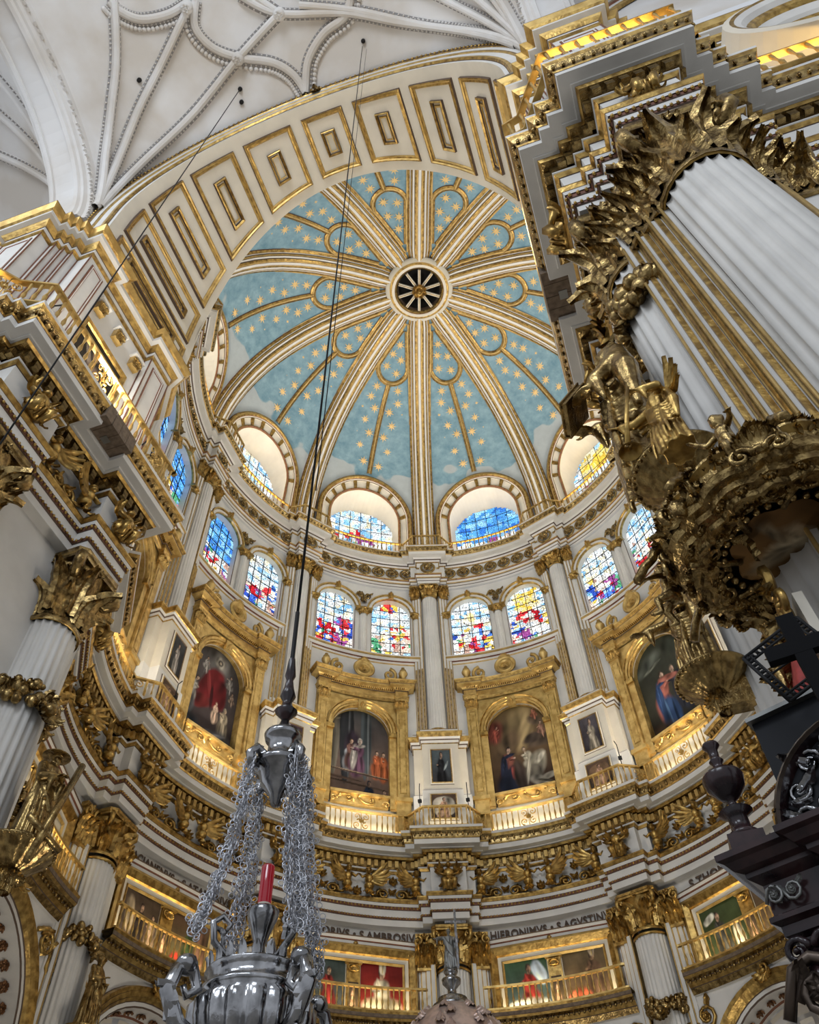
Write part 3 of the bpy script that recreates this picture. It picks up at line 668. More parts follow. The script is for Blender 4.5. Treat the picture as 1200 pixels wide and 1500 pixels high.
for az in BAYS[:-1]:
    w = bay(az, 11.22)
    if LOWP[az] or az == -108:
        t = root('painted_panel', None, label='gold-framed pair of paintings, %s, behind the low balcony' % PNM.get(az, 'deep in shade by the left jamb'), category='painting', group='framed pairs of saints in the lower storey')
        q = MB(); Z0, Z1 = 12.9, 15.06
        sweep(q, [(-2.55, Z0), (-2.55, Z1 + .14), (2.55, Z1 + .14), (2.55, Z0)], [(0, 0, 'white'), (0, .16, 'darkline'), (.03, .14, 'white'), (.12, .14, 'brown'), (.16, .11, 'white'), (.24, .10, 'gold'), (.27, .08)], False, w)
        obj('outer_moulding', q, t)
        q = MB(); sweep(q, [(-2.25, Z0), (-2.25, Z1 - .12), (2.25, Z1 - .12), (2.25, Z0)], [(0, 0, 'gold'), (0, .14, 'gilt'), (.08, .19, 'gold'), (.26, .12, 'gold'), (.30, .06, 'cream'), (.42, .05, 'gold'), (.45, .09, 'gilt'), (.52, .05)], False, w)
        for k in range(30): blob(q, w(-2.1 + 4.2 * k / 29, Z1 - .28, .15), .05, 5, 3, 'gold')
        obj('gilt_frame', q, t)
        q = MB(); wallholes(q, -2.5, 2.5, 12.7, 15.0, [], 'cream', w, .6, .03); obj('back_panel', q, t)
        q = MB(); box(q, -.24, .24, 12.8, 14.46, .03, .12, 'gold', w); box(q, -.3, .3, 14.4, 14.5, .02, .2, 'gilt', w); obj('console', q, t)
        q = MB(); shell(q, .2, 'gold', T(0, -.05, 0)); scroll(q, -.1, .05, .12, 0, 1); scroll(q, .1, .05, .12, pi, -1); link('console_ornament', mesh('console_ornament', q), t, fr(az, 11.05, 14.2))
        q = MB(); shell(q, .22, 'gold'); blob(q, (0, 0, .1), .1); link('crest', mesh('crest', q), t, fr(az, 11.02, 14.98))
        if LOWP[az]:
            for k, sx in enumerate((-1, 1)):
                sp = LOWP[az][k]; canvas(t, 1.46, 1.72, (sp[0], sp[1], sp[2]), fr(az + sx * 5.15, 11.14, 12.75), az + k)
            canvas(t, .36, .85, (DK2, DK, clothed(.5, .5, 1.6, (.5, .3, .2))), fr(az, 11.08, 12.95), 3)
    q = MB(); rr = bay(az, 11.22)
    P = sub_ring(az - 13.2, az + 13.2, 10.55)
    q = MB(); sweep(q, P, [(-.6, 12.12, 'white'), (-.36, 12.14, 'oldgold'), (-.28, 12.30, 'darkline'), (-.26, 12.32, 'gold'), (-.16, 12.44, 'darkline'), (-.14, 12.46, 'oldgold'), (-.02, 12.50, 'gold'), (.03, 12.56, 'darkline'), (.04, 12.58, 'wood'), (.04, 12.68, 'gold'), (.07, 12.75, 'gold'), (-.9, 12.76)]); sl = root('balcony_floor', None, label='curved gilt-edged balcony ledge ' + LBN[az], category='ledge', group='low balcony ledges')
    obj('slab', q, sl); q = MB()
    for x, y, a in along(P, .17): blob(q, (x * 1.012, y * 1.012, 12.42), (.05, .05, .06), 5, 3, 'oldgold')
    obj('egg_moulding', q, sl, kind='stuff')
    balustrade(sub_ring(az - 12.6, az + 12.6, 10.6), 12.77, 13.52, .19, 'low gilded balcony railing ' + LBN[az], 'low balcony railings')
    if TXT[az]:
        cu = bpy.data.curves.new('inscription', 'FONT'); cu.body = TXT[az]; cu.size = .39; cu.align_x = 'CENTER'; cu.extrude = .008; cu.space_character = 1.06; cu.offset = .011
        tmp = bpy.data.objects.new('tmp', cu); COL.objects.link(tmp); dg = bpy.context.evaluated_depsgraph_get(); me = bpy.data.meshes.new_from_object(tmp.evaluated_get(dg))
        wd = max(v.co.x for v in me.vertices) * 2; k = min(1.0, 4.75 / wd)
        for v in me.vertices:
            w = bay(az, 11.2); v.co = Vector(w(v.co.x * k, 15.29 + v.co.y * 1.0, .02 + v.co.z))
        me.materials.clear(); me.materials.append(MATS['darkline']); bpy.data.objects.remove(tmp); link('inscription', me, trim1)
# ---- columns
def stdprops(label, group): return dict(label=label, category='column', group=group)
Lr, Ur = .55, .40
capL = mesh('capital', capital(Lr, 1.2, 'gold')); capU = mesh('capital', capital(Ur, .84, 'gold', 8))
shL = mesh('shaft', fluted(Lr, 0, 14.1, 24, .05, base=False)); shU = mesh('shaft', fluted(Ur, 24.15, 32.45, 22, .10))
pq = MB()
for sx in (-1, 1):       # half pilasters flanking an upper column
    for k, x in enumerate((.50, .64, .78)): box(pq, min(sx * x, sx * (x + .10)), max(sx * x, sx * (x + .10)), 23.8, 32.45, -.45 + .04 * (2 - k), .0 - .05 * k, 'white')
    for k, x in enumerate((.485, .625, .765, .9)): box(pq, sx * x - .018, sx * x + .018, 23.8, 32.45, -.45, .015 - .05 * k, 'paintgold')
    for k, x in enumerate((.55, .69, .83)): box(pq, sx * x - .03, sx * x + .03, 24.2, 27.7, -.3, .02 - .05 * k, 'gold')
pilU = mesh('side_pilasters', pq)
pq = MB(); [pq.merge(pil_cap(.42, .84), T(sx * .76, 32.5, -.1)) for sx in (-1, 1)]; pcU = mesh('pilaster_capitals', pq)
pq = MB()
for sx in (-1, 1):
    for k, x in enumerate((.66, .82, .98)): box(pq, min(sx * x, sx * (x + .12)), max(sx * x, sx * (x + .12)), 4, 14.4, -.5, .1 - .07 * k, 'white')
    for k, x in enumerate((.64, .80, .96, 1.12)): box(pq, sx * x - .02, sx * x + .02, 4, 14.4, -.5, .115 - .07 * k, 'paintgold')
pilL = mesh('side_pilasters', pq)
pq = MB(); [pq.merge(pil_cap(.5, 1.15), T(sx * .98, 14.3, -.05)) for sx in (-1, 1)]; pcL = mesh('pilaster_capitals', pq)
random.seed(3)
def fruit(r, a0=20, a1=160, n=34, mat='oldgold', s=1.0, drop=True):
    """garland of fruit hung on the front of a shaft of radius r, z up, front at +y"""
    mb = MB()
    for i in range(n):
        a = radians(a0 + (a1 - a0) * (i + random.random()) / n); rr = r + .08 * s * random.random() + .03; q = (.06 + .06 * random.random()) * s
        z = random.uniform(-.20, .20) * s; blob(mb, (rr * cos(a), rr * sin(a), z), (q, q, q * random.uniform(.9, 1.3)), 8, 6, mat)
    for i in range(14):
        a = a0 + (a1 - a0) * i / 13; leaf(mb, .34 * s, .2 * s, .9, mat, up_out(a, r + .02, random.choice((-.05, .0)) * s) @ Rz(random.choice((160, 200, 20, -20))), 2)
    if drop:
        shell(mb, .42 * s, mat, up_out((a0 + a1) / 2, r + .12 * s, -.18 * s) @ Rz(180)); blob(mb, (0, r + .2 * s, -.2 * s), .13 * s, 8, 6, mat)
    return mb
frL = mesh('fruit_garland', fruit(Lr * 1.0, 10, 170, 46, 'oldgold'))
CN = {-126: 'by the left jamb', -90: 'second at left, with a fruit garland and statue', -54: 'behind the silver lamp', -18: 'at the centre behind the small bronze statue', 18: 'right of centre, above a shell garland', 54: 'behind the dark marble cornice', 90: 'hidden by the right jamb'}
for p in PIERS[:-1]:
    m = fr(p, 11.0, 0) @ Rx(-90)        # local z up, local -y towards the room
    m = fr(p, 11.0, 0) @ Matrix(((1, 0, 0, 0), (0, 0, 1, 0), (0, -1, 0, 0), (0, 0, 0, 1)))
    lc = root('column', m, **stdprops('lower fluted white column ' + CN[p], 'lower columns of the rotunda'))
    link('shaft', shL, lc); link('capital', capL, lc, T(0, 0, 14.3) @ Rz(0)); link('fruit_garland', frL, lc, T(0, 0, 12.0) @ Rz(180))
    f = Matrix(((1, 0, 0, 0), (0, 0, -1, 0), (0, 1, 0, 0), (0, 0, 0, 1)))
    link('side_pilasters', pilL, lc, f @ T(0, 0, .06)); link('pilaster_capitals', pcL, lc, f @ T(0, 0, .12))
    uc = root('column', m @ T(0, 0, 0), **stdprops('upper fluted white column between tall windows, ' + {-126: 'beside the big arch at left', -90: 'second from the big arch at left', -54: 'crossed by the lamp cable', -18: 'straight ahead over the centre pedestal', 18: 'right of the centre one', 54: 'just left of the pulpit canopy', 90: 'behind the pulpit canopy'}[p], 'upper columns of the rotunda'))
    link('shaft', shU, uc); link('capital', capU, uc, T(0, 0, 32.5)); link('side_pilasters', pilU, uc, f @ T(0, 0, .22)); link('pilaster_capitals', pcU, uc, f @ T(0, 0, .3))
# ---- pedestals of the upper order, with portraits
PORT = {-126: None, -90: ((.03, .03, .03), (.05, .05, .05), clothed(.5, .55, 1.5, (.30, .27, .24)), 'monk in pale grey'), -54: ((.10, .03, .06), (.08, .05, .06), clothed(.5, .5, 1.5, (.18, .05, .10)), 'figure in purple'),
        -18: ((.04, .04, .045), (.07, .09, .10), clothed(.5, .5, 2.0, (.012, .012, .014), (.40, .26, .18)) + [(.75, .5, .18, .05, 50, (.25, .28, .28), .4)], 'monk in black'), 18: ((.03, .025, .03), (.08, .07, .08), clothed(.55, .5, 2.0, (.30, .26, .20), (.42, .28, .20)), 'monk in a brown habit'), 54: ((.05, .04, .03), (.07, .06, .05), clothed(.5, .5, 1.5, (.2, .15, .1)), 'monk'), 90: None}
PPROF = [(0, 0, 'darkline'), (0, .04, 'cream'), (.05, .06, 'gold'), (.09, .07, 'darkline'), (.11, .03, 'gold'), (.13, .01)]
for p in PIERS[:-1]:
    path = [pier_pt(p, t, r) for t, r in ((-1.12, 11.1), (-1.12, 10.5), (-.76, 10.5), (-.76, 10.12), (.76, 10.12), (.76, 10.5), (1.12, 10.5), (1.12, 11.1))]
    t = root('pedestal', None, label='cream pedestal with gilt-lined cap ' + {-126: 'by the left jamb', -90: 'at the left gallery corner', -54: 'behind the lamp top', -18: 'at the centre', 18: 'right of the centre', 54: 'by the right console', 90: 'by the right jamb'}[p], category='pedestal', group='pedestals on the mid gallery')
    q = MB(); sweep(q, path, [(.14, 18.8, 'white'), (.14, 19.1, 'gold'), (.1, 19.14, 'white'), (0.06, 19.2, 'white'), (.06, 20.72, 'brown'), (.02, 20.76, 'white'), (0, 20.8, 'cream'), (0, 22.95)]); obj('body', q, t)
    q = MB(); sweep(q, path, [(0, 22.95, 'gold'), (.04, 22.98, 'white'), (.05, 23.1, 'darkline'), (.09, 23.14, 'white'), (.12, 23.24, 'gold'), (.16, 23.26, 'gold'), (.22, 23.40, 'gilt'), (.22, 23.46, 'white'), (.04, 23.5, 'white'), (.04, 23.66, 'gold'), (-.02, 23.74, 'white'), (-1.1, 23.78)]); obj('cap', q, t)
    if PORT[p]:
        a = root('portrait', None, label='small portrait of a %s on the pedestal %s' % (PORT[p][3], {-90: 'at the left gallery corner', -54: 'behind the lamp top', -18: 'under the centre column', 18: 'right of centre', 54: 'beside the console shell'}[p]), category='painting', group='portraits on the pedestals')
        frame_rect(a, .96, 1.72, PPROF, fr(p, 10.12, 20.98)); canvas(a, .74, 1.5, PORT[p][:3], fr(p, 10.08, 21.09), p)
        a = root('portrait', None, label='low painting behind the railing, %s' % {-90: 'at the left gallery corner', -54: 'behind the lamp top', -18: 'centre pedestal', 18: 'pedestal right of centre', 54: 'beside the console shell'}[p], category='painting', group='low paintings behind the gallery rail')
        frame_rect(a, 1.14, 1.2, PPROF, fr(p, 10.06, 19.35)); canvas(a, .92, .98, ((.05, .04, .035), (.10, .06, .04), [(.5, .5, .5, .46, 0, (.55, .50, .42) if p == -18 else (.20, .12, .07), .1)] + clothed(.5, .55, 1.5, (.5, .3, .2), (.5, .3, .22)) + [(.4, .2, .25, .12, 30, (.6, .4, .28), .3)]), fr(p, 10.02, 19.46), p + 1)
# ---- wall of the middle storey
mb = MB()
for az in BAYS:
    w = bay(az, 11.0); wallholes(mb, -3.5, 3.5, 18.8, 28.0, [(0, 1.3, 20.3, 23.85)] if az != 108 else [], 'white', w, .7)
    wallholes(mb, -3.5, 3.5, 28.0, 33.2, [(-1.43, .98, 28.55, 31.42), (1.43, .98, 28.55, 31.42)] if az != 108 else [], 'white', w, .7)
obj('wall_middle', mb, **ST)
AP = 1.75
GR_ = (.20, .19, .19); WH_ = (.34, .31, .27)
AED = {-36: ((.17, .105, .075), (.045, .05, .055), [(.30, .70, .12, .50, 0, (.022, .023, .026), .06), (.34, .70, .02, .5, 0, (.07, .075, .08), .4), (.62, .75, .09, .50, 0, (.05, .06, .065), .06), (.66, .75, .015, .5, 0, (.13, .14, .145), .4), (.08, .62, .10, .36, 0, (.13, .115, .09), .08), (.06, .86, .12, .015, 0, (.22, .2, .15), .2), (.07, .60, .05, .2, 0, (.09, .08, .065), .2), (.40, .60, .13, .14, 10, (.03, .02, .03), .5)]
            + person(.33, .50, .17, (.20, .21, .23), asp=AP, arm=(.1, .05)) + person(.38, .55, .20, (.12, .06, .05), asp=AP) + person(.50, .54, .25, (.13, .06, .10), (.42, .33, .27), .1, (-.22, .02), (.45, .42, .38), (.33, .30, .27), asp=AP) + person(.80, .47, .18, (.34, .09, .035), asp=AP, arm=(-.1, .1)) + person(.91, .46, .19, (.28, .08, .03), asp=AP)
            + [(.5, .305, .52, .012, -3, (.06, .04, .03), .1), (.25, .24, .3, .012, -3, (.08, .05, .035), .2), (.5, .19, .52, .010, -3, (.07, .045, .03), .2), (.55, .31, .50, .004, -3, (.30, .22, .15), .3)] + person(.68, .13, .22, (.012, .018, .035), (.16, .10, .07), 0, (-.25, -.1), (.02, .02, .03), None, 1, AP) + person(.92, .08, .18, (.06, .08, .11), asp=AP, kneel=1) + [(.58, .07, .06, .02, 10, (.3, .18, .12), .3)], 'temple scene with bearded elder'),
       0: ((.05, .025, .018), (.14, .095, .045), [(.50, .82, .34, .14, 40, (.24, .175, .085), .9), (.62, .70, .10, .22, -35, (.30, .22, .11), .9), (.35, .62, .18, .10, 20, (.12, .08, .045), .8), (.85, .56, .22, .06, 5, (.07, .05, .035), .5), (.72, .60, .16, .05, 10, (.055, .04, .03), .5), (.80, .78, .12, .05, -12, (.10, .07, .045), .5), (.12, .74, .14, .12, 30, (.13, .035, .025), .6)]
           + person(.14, .74, .12, (.24, .06, .04), (.42, .25, .18), .2, (.2, .1), asp=AP, kneel=1) + person(.80, .88, .10, (.26, .10, .06), asp=AP, kneel=1) + person(.88, .70, .12, (.24, .13, .09), (.40, .27, .19), 0, (-.3, -.1), asp=AP, kneel=1)
           + person(.28, .42, .26, (.16, .055, .04), (.44, .30, .23), .1, (.22, .0), (.04, .025, .02), (.012, .016, .035), asp=AP) + [(.28, .20, .20, .14, 10, (.014, .018, .035), .4), (.36, .28, .05, .07, 10, (.26, .06, .05), .4), (.45, .22, .10, .18, 20, (.05, .035, .028), .4)]
           + person(.60, .42, .20, (.30, .27, .21), (.34, .24, .17), -.3, (-.25, .05), (.12, .09, .06), None, 1, AP) + [(.72, .33, .17, .11, 28, (.30, .27, .21), .4), (.78, .38, .10, .03, 30, (.46, .42, .34), .6), (.66, .25, .14, .10, -10, (.13, .115, .09), .5), (.58, .28, .03, .12, -20, (.42, .38, .30), .6), (.88, .19, .18, .028, 8, (.40, .36, .29), .4), (.72, .16, .14, .05, -14, (.30, .27, .22), .5), (.80, .15, .12, .012, -10, (.08, .07, .05), .5), (.5, .03, .5, .04, 0, (.09, .045, .03), .3)], 'white-robed figure kneeling before a woman'),
       -72: ((.045, .03, .03), (.07, .065, .065), [(.55, .86, .22, .12, 0, (.17, .16, .15), .8), (.55, .86, .10, .06, 0, (.34, .31, .26), .5), (.55, .86, .05, .032, 0, (.10, .09, .08), .3), (.55, .86, .02, .015, 0, (.5, .42, .3), .4), (.45, .60, .26, .14, 35, (.12, .012, .014), .3), (.62, .54, .16, .16, -20, (.10, .010, .012), .3), (.40, .62, .03, .16, 25, (.20, .03, .03), .5), (.30, .38, .20, .07, 10, (.11, .015, .014), .4), (.5, .48, .03, .12, 10, (.03, .005, .006), .5)]
             + person(.30, .78, .12, (.26, .24, .22), asp=AP, kneel=1, arm=(.2, 0)) + person(.80, .74, .13, (.24, .22, .2), asp=AP, kneel=1, arm=(-.3, .1)) + person(.88, .60, .10, (.22, .16, .12), asp=AP, kneel=1) + person(.16, .50, .18, (.30, .28, .25), (.40, .28, .2), .2, (.25, -.1), asp=AP) + [(.12, .30, .10, .12, 0, (.10, .10, .11), .5)]
             + person(.62, .40, .13, (.48, .34, .25), (.50, .36, .27), asp=AP, hair=(.2, .12, .07)) + person(.80, .36, .20, (.33, .27, .19), (.40, .29, .20), 0, (-.2, .1), (.3, .26, .2), asp=AP) + [(.65, .10, .32, .09, 12, (.17, .165, .175), .5), (.60, .13, .24, .02, 14, (.30, .29, .29), .6), (.75, .06, .2, .02, 10, (.07, .07, .08), .6), (.2, .12, .18, .1, 0, (.03, .035, .045), .5)], 'figures under red drapery with a glowing halo'),
       36: ((.022, .018, .014), (.05, .055, .04), [(.25, .80, .26, .07, 10, (.10, .11, .09), .8), (.30, .74, .18, .015, 8, (.16, .165, .13), .6), (.75, .85, .2, .1, 0, (.035, .04, .03), .6)] + person(.38, .50, .30, (.30, .10, .075), (.46, .32, .24), .15, (.32, .06), (.06, .04, .03), (.025, .05, .12), asp=AP) + [(.40, .22, .17, .18, 5, (.025, .05, .115), .3), (.36, .24, .02, .15, 5, (.06, .11, .2), .5), (.47, .2, .02, .15, 0, (.01, .02, .045), .5)]
            + person(.66, .50, .29, (.03, .032, .045), (.40, .27, .2), -.15, (-.3, .08), (.10, .08, .06), (.02, .02, .03), asp=AP) + [(.52, .56, .18, .03, -8, (.33, .12, .09), .3), (.12, .10, .3, .1, 0, (.09, .055, .035), .6)], 'two embracing figures in blue and red'),
       72: (DK, DK2, person(.5, .5, .3, (.2, .1, .06), asp=AP), 'dark biblical scene'), -108: (DK, DK2, person(.5, .5, .3, (.2, .1, .06), asp=AP), 'dim biblical scene beside the left arch')}
WST = {-108: ('blue', 'blue'), -72: ('blue', 'sky'), -36: ('sky', 'topred'), 0: ('glory', 'gold'), 36: ('sky', 'sky'), 72: ('sky', 'blue')}
wn = 0
for az in BAYS[:-1]:
    w = bay(az, 11.0)
    # --- gilded wooden surround of the big painting
    t = root('gilded_surround', None, label='gilded arched surround of the painting of ' + AED[az][3], category='altarpiece', group='gilded surrounds of the big paintings')
    q = MB(); wallholes(q, -2.12, 2.12, 20.2, 26.0, [(0, 1.3, 20.2, 23.85)], 'gilt', w, .5, .10); sweep(q, [(-2.12, 20.2), (-2.12, 26)], [(0, .1, 'gilt'), (0, -.1)], False, w); sweep(q, [(2.12, 20.2), (2.12, 26)], [(0, .1, 'gilt'), (0, -.1)], False, w); obj('back_board', q, t)
    for sx in (-1, 1):
        q = MB(); box(q, sx * 1.84 - .23, sx * 1.84 + .23, 20.7, 25.2, .08, .24, 'gilt', w); box(q, sx * 1.84 - .15, sx * 1.84 + .15, 20.95, 25.0, .22, .255, 'gold', w); box(q, sx * 1.84 - .11, sx * 1.84 + .11, 21.0, 24.95, .24, .262, 'gilt', w)
        obj('pilaster', q, t)
        link('pilaster_capital', mesh('pilaster_capital', pil_cap(.46, .5, 'gilt')), t, fr(az + degrees(sx * 1.84 / 11), 10.78, 25.22))
        q = MB(); box(q, sx * 1.84 - .36, sx * 1.84 + .36, 20.55, 20.72, .05, .36, 'gilt', w); box(q, sx * 1.84 - .30, sx * 1.84 + .30, 19.9, 20.55, .05, .28, 'gilt', w); box(q, sx * 1.84 - .36, sx * 1.84 + .36, 19.2, 19.9, .0, .34, 'gilt', w); obj('base', q, t)
        q = MB(); box(q, sx * 1.42 - .14, sx * 1.42 + .14, 20.3, 23.7, .09, .15, 'gilt', w); box(q, sx * 1.42 - .18, sx * 1.42 + .17, 23.7, 23.92, .05, .24, 'gold', w); obj('impost', q, t)
    q = MB(); sweep(q, archpath(0, 1.30, 20.3, 23.9, 20)[1:-1], [(0, -.35, 'gilt'), (0, .12, 'gold'), (-.04, .19, 'gilt'), (-.12, .19, 'gold'), (-.14, .23, 'gilt'), (-.24, .24, 'gold'), (-.28, .3, 'gilt'), (-.33, .28, 'gold'), (-.34, .1)], False, w); sweep(q, archpath(0, 1.30, 20.3, 23.9, 20), [(0, .1, 'gilt'), (0, -.38)], False, w); obj('archivolt', q, t)
    q = MB(); scroll(q, 0, .12, .15, pi / 2, 1, 1.3, .3, 'gilt', .0); box(q, -.18, .18, -.15, .3, -.1, .05, 'gilt'); leaf(q, .3, .25, .5, 'gilt', T(0, -.15, .06)); link('keystone', mesh('keystone', q), t, fr(az, 10.74, 25.15))
    q = MB(); P = [(-2.14, 0), (2.14, 0)]
    fr_path = [pier_pt(az, 0, 0)]
    CP_ = [(s_, d_) for s_, d_ in ((-2.12, -.1), (-2.12, .30), (-1.56, .30), (-1.56, .14))]
    cyl = lambda s_, d_, z_: w(s_, z_, d_)
    PP = [(-2.12, -.1), (-2.12, .28), (-1.58, .28), (-1.58, .14)] + [(-1.58 + 3.16 * k / 12, .14) for k in range(1, 12)] + [(1.58, .14), (1.58, .28), (2.12, .28), (2.12, -.1)]
    PP = [(a, -b) for a, b in PP]        # travel +s with the room on the right-hand side (d = -second)
    ww = lambda a, b, h: w(a, h, -b)
    sweep(q, PP, [(0, 25.70, 'gilt'), (.03, 25.72, 'gold'), (.05, 25.84, 'gilt'), (.09, 25.88, 'darkline'), (.02, 25.90, 'gilt'), (.02, 26.20, 'darkline'), (.06, 26.22, 'gold'), (.09, 26.28, 'gilt'), (.16, 26.31, 'gilt'), (.32, 26.34, 'gilt'), (.32, 26.42, 'darkline'), (.34, 26.43, 'gold'), (.41, 26.55, 'gilt'), (.42, 26.60, 'gilt'), (-.2, 26.64)], False, ww); obj('cornice', q, t)
    q = MB()
    for k in range(44): s_ = -1.95 + 3.9 * k / 43; d_ = .30 if abs(s_) < 1.5 else .44; box(q, s_ - .025, s_ + .025, 26.24, 26.31, .1, d_, 'oldgold', w)
    obj('dentil_course', q, t, kind='stuff')
    q = MB(); rinceau(q, 1.9, .42, 2, 'gold'); box(q, -1.25, 1.25, .42, .52, -.2, .1, 'gilt'); box(q, -1.2, 1.2, 0, .45, -.2, -.01, 'gilt'); scroll(q, -1.1, .12, .16, 0, 1, 1.2, .25, 'gilt', .05); scroll(q, 1.1, .12, .16, pi, -1, 1.2, .25, 'gilt', .05); link('scrolled_apron', mesh('scrolled_apron', q), t, fr(az, 10.78, 20.28))
    # crowning: shell medallion, scrolls and urns
    q = MB(); lathe(q, [(.0, -.02), (.42, -.02), (.52, .06), (.44, .12), (.40, .05), (.34, .05), (.33, .10), (.28, .04), (0, .03)], 24, 'gilt', T(0, .52, 0)); shell(q, .26, 'gold', T(0, .42, .05)); shell(q, .24, 'gilt', T(0, 1.0, .02)); scroll(q, -.2, 1.02, .12, 0, 1, 1.2, .3, 'gilt'); scroll(q, .2, 1.02, .12, pi, -1, 1.2, .3, 'gilt'); link('shell_medallion', mesh('shell_medallion', q), t, fr(az, 10.62, 26.66))
    for sx in (-1, 1):
        q = MB(); scroll(q, sx * .86, .26, .24, pi / 2, -sx, 1.5, .28, 'gilt', 0); scroll(q, sx * 1.32, .17, .16, pi / 2, sx, 1.4, .3, 'gilt', 0); tube(q, [(sx * .7, .08, 0), (sx * 1.1, .12, 0), (sx * 1.45, .06, 0)], [.06, .05, .03], 5, 'gilt'); link('volute', mesh('volute', q), t, fr(az, 10.60, 26.68) @ S(1.45, 1.55, 1.2))
        q = MB(); urn(q, 1.1, 'gilt'); link('urn', mesh('urn', q), t, fr(az + degrees(sx * 1.92 / 11), 10.58, 26.66) @ S(1.1))
    a = root('altar_painting', None, label='large arched painting of ' + AED[az][3], category='painting', group='big arched paintings')
    canvas(a, 2.70, 4.77, AED[az][:3], fr(az, 11.2, 20.55), az, arched=1)
    q = MB(); sweep(q, [(x, z) for x, z in archpath(0, 1.27, 0, 3.45, 16)], [(-.08, -.12, 'wood'), (-.08, -.02, 'wood'), (0.0, -.02, 'wood'), (0, -.12, 'wood')], True); link('stretcher_frame', mesh('stretcher_frame', q), a, fr(az, 11.2, 20.55))
    # --- twin windows
    for k, sc in enumerate((-1.43, 1.43)):
        wn += 1; t = root('window_%d' % wn, None, **ST); p = archpath(sc, .98, 28.55, 31.42, 18)
        q = MB(); sweep(q, p, [(0, -.45, 'white'), (0, .0, 'darkline'), (-.03, .02, 'white'), (-.05, .04)], False, w); obj('window_reveal', q, t)
        q = MB(); sweep(q, p[1:-1], [(0, .0, 'gold'), (0, .08, 'gold'), (-.06, .1, 'white'), (-.19, .1, 'gold'), (-.22, .17, 'gilt'), (-.29, .17, 'brown'), (-.30, .0)], False, w)
        for sx in (-1, 1): box(q, sc + sx * 1.14 - .16, sc + sx * 1.14 + .16, 31.28, 31.44, -.1, .24, 'gold', w)
        obj('archivolt', q, t)
        q = MB(); leaf(q, .42, .34, .3, 'gold', T(0, -.25, .05)); box(q, -.13, .13, -.22, .18, -.05, .06, 'gilt'); obj('keystone', q, t, fr(az + degrees(sc / 11), 10.86, 32.62))
        glazing(t, w, sc, .98, 28.55, 31.42, -.30, 4, 7, WST[az][k], 100 + wn * 7)
    q = MB(); P = [(-3.3, 0), (3.3, 0)]; SP = [(-2.85, 0)] + [(-2.85 + 5.7 * k / 12, 0) for k in range(1, 13)]
    sweep(q, SP, [(.0, 28.02, 'paintgold'), (.03, 28.08, 'white'), (.04, 28.18, 'brown'), (.1, 28.22, 'white'), (.16, 28.34, 'paintgold'), (.2, 28.36, 'paintgold'), (.2, 28.44, 'white'), (.2, 28.5, 'white'), (-.4, 28.56)], False, ww); obj('windowsill', q, None, None, label='moulded sill course under the twin windows over the painting of ' + AED[az][3], category='sill', kind='structure')
    t = root('mullion_column', None, label='short columns by the twin windows over the ' + AED[az][3], category='column', group='short columns between the twin windows')
    for sc, h in ((0, .20), (-2.72, .16), (2.72, .16)):
        q = MB(); lathe(q, [(h, 28.5), (h * .95, 30), (h * .9, 31.0)], 14 * 4, 'white', None, flute=14, fd=.03)
        m = fr(az + degrees(sc / 11), 10.96, 0) @ Matrix(((1, 0, 0, 0), (0, 0, 1, 0), (0, -1, 0, 0), (0, 0, 0, 1))); link('shaft', mesh('shaft', q), t, m)
        q = MB(); [leaf(q, .26, h * .9, .7, 'gold', up_out(45 * i, h * .92, 31.02), 2) for i in range(8)]; lathe(q, [(h, 31.0), (h * 1.1, 31.03), (h * .9, 31.06), (h * 1.3, 31.28), (h * 1.5, 31.3), (h * 1.5, 31.38), (0, 31.4)], 12, 'gold'); link('capital', mesh('capital', q), t, m)
    q = MB(); rinceau(q, .8, .5, 2, 'oldgold'); leaf(q, .5, .4, .3, 'oldgold', T(0, .1, .03) @ Rz(180)); t = obj('spandrel_ornament', q, None, fr(az, 10.97, 32.2), label='gilt leaves between window arches over the ' + AED[az][3], category='ornament')
# ---- upper entablature
UST = [(-.92, 10.72), (-.58, 10.72), (-.58, 10.42), (.58, 10.42), (.58, 10.72), (.92, 10.72)]
up_path = ring_path(10.95, UST, -141, 141)
mb = MB(); sweep(mb, up_path, [(-.3, 33.28, 'white'), (0, 33.28, 'white'), (0, 33.42, 'darkline'), (.02, 33.45, 'white'), (.03, 33.60, 'darkline'), (.05, 33.63, 'paintgold'), (.07, 33.68, 'white'), (.09, 33.80, 'brown'), (.12, 33.84, 'gold'), (.14, 33.9, 'white'), (0, 33.96, 'white'),
    (0, 34.82, 'gold'), (.06, 34.86, 'white'), (.1, 34.96, 'darkline'), (.15, 35.0, 'white'), (.2, 35.1, 'white'), (.42, 35.14, 'white'), (.42, 35.34, 'paintgold'), (.46, 35.38, 'oldgold'), (.54, 35.56, 'gold'), (.56, 35.62, 'white'), (.56, 35.70, 'white'), (-1.2, 35.74)])
trim2 = obj('trim_2', mb, **ST)
q = MB(); lathe(q, [(.34, -.02), (.36, .05), (.26, .06), (.25, .0)], 14, 'oldgold'); rosette(q, .24, 'oldgold', 6, T(0, 0, .03)); [leaf(q, .2, .14, .4, 'oldgold', T(sx * .4, .0, 0) @ Rz(-sx * 90), 2) for sx in (-1, 1)]; RM = mesh('roundel', q)
for az in BAYS[:-1]:
    for k in range(7): link('roundel', RM, trim2, fr(az + (k - 3) * 3.95, 10.93, 34.40))
for p in PIERS[:-1]: link('roundel', RM, trim2, fr(p, 10.40, 34.40) @ S(1.15))
mb = MB()
for x, y, a in along(offset_pts(up_path, .5), .2): blob(mb, (x, y, 35.48), (.05, .05, .08), 5, 3, 'oldgold')
obj('egg_moulding', mb, trim2, kind='stuff')
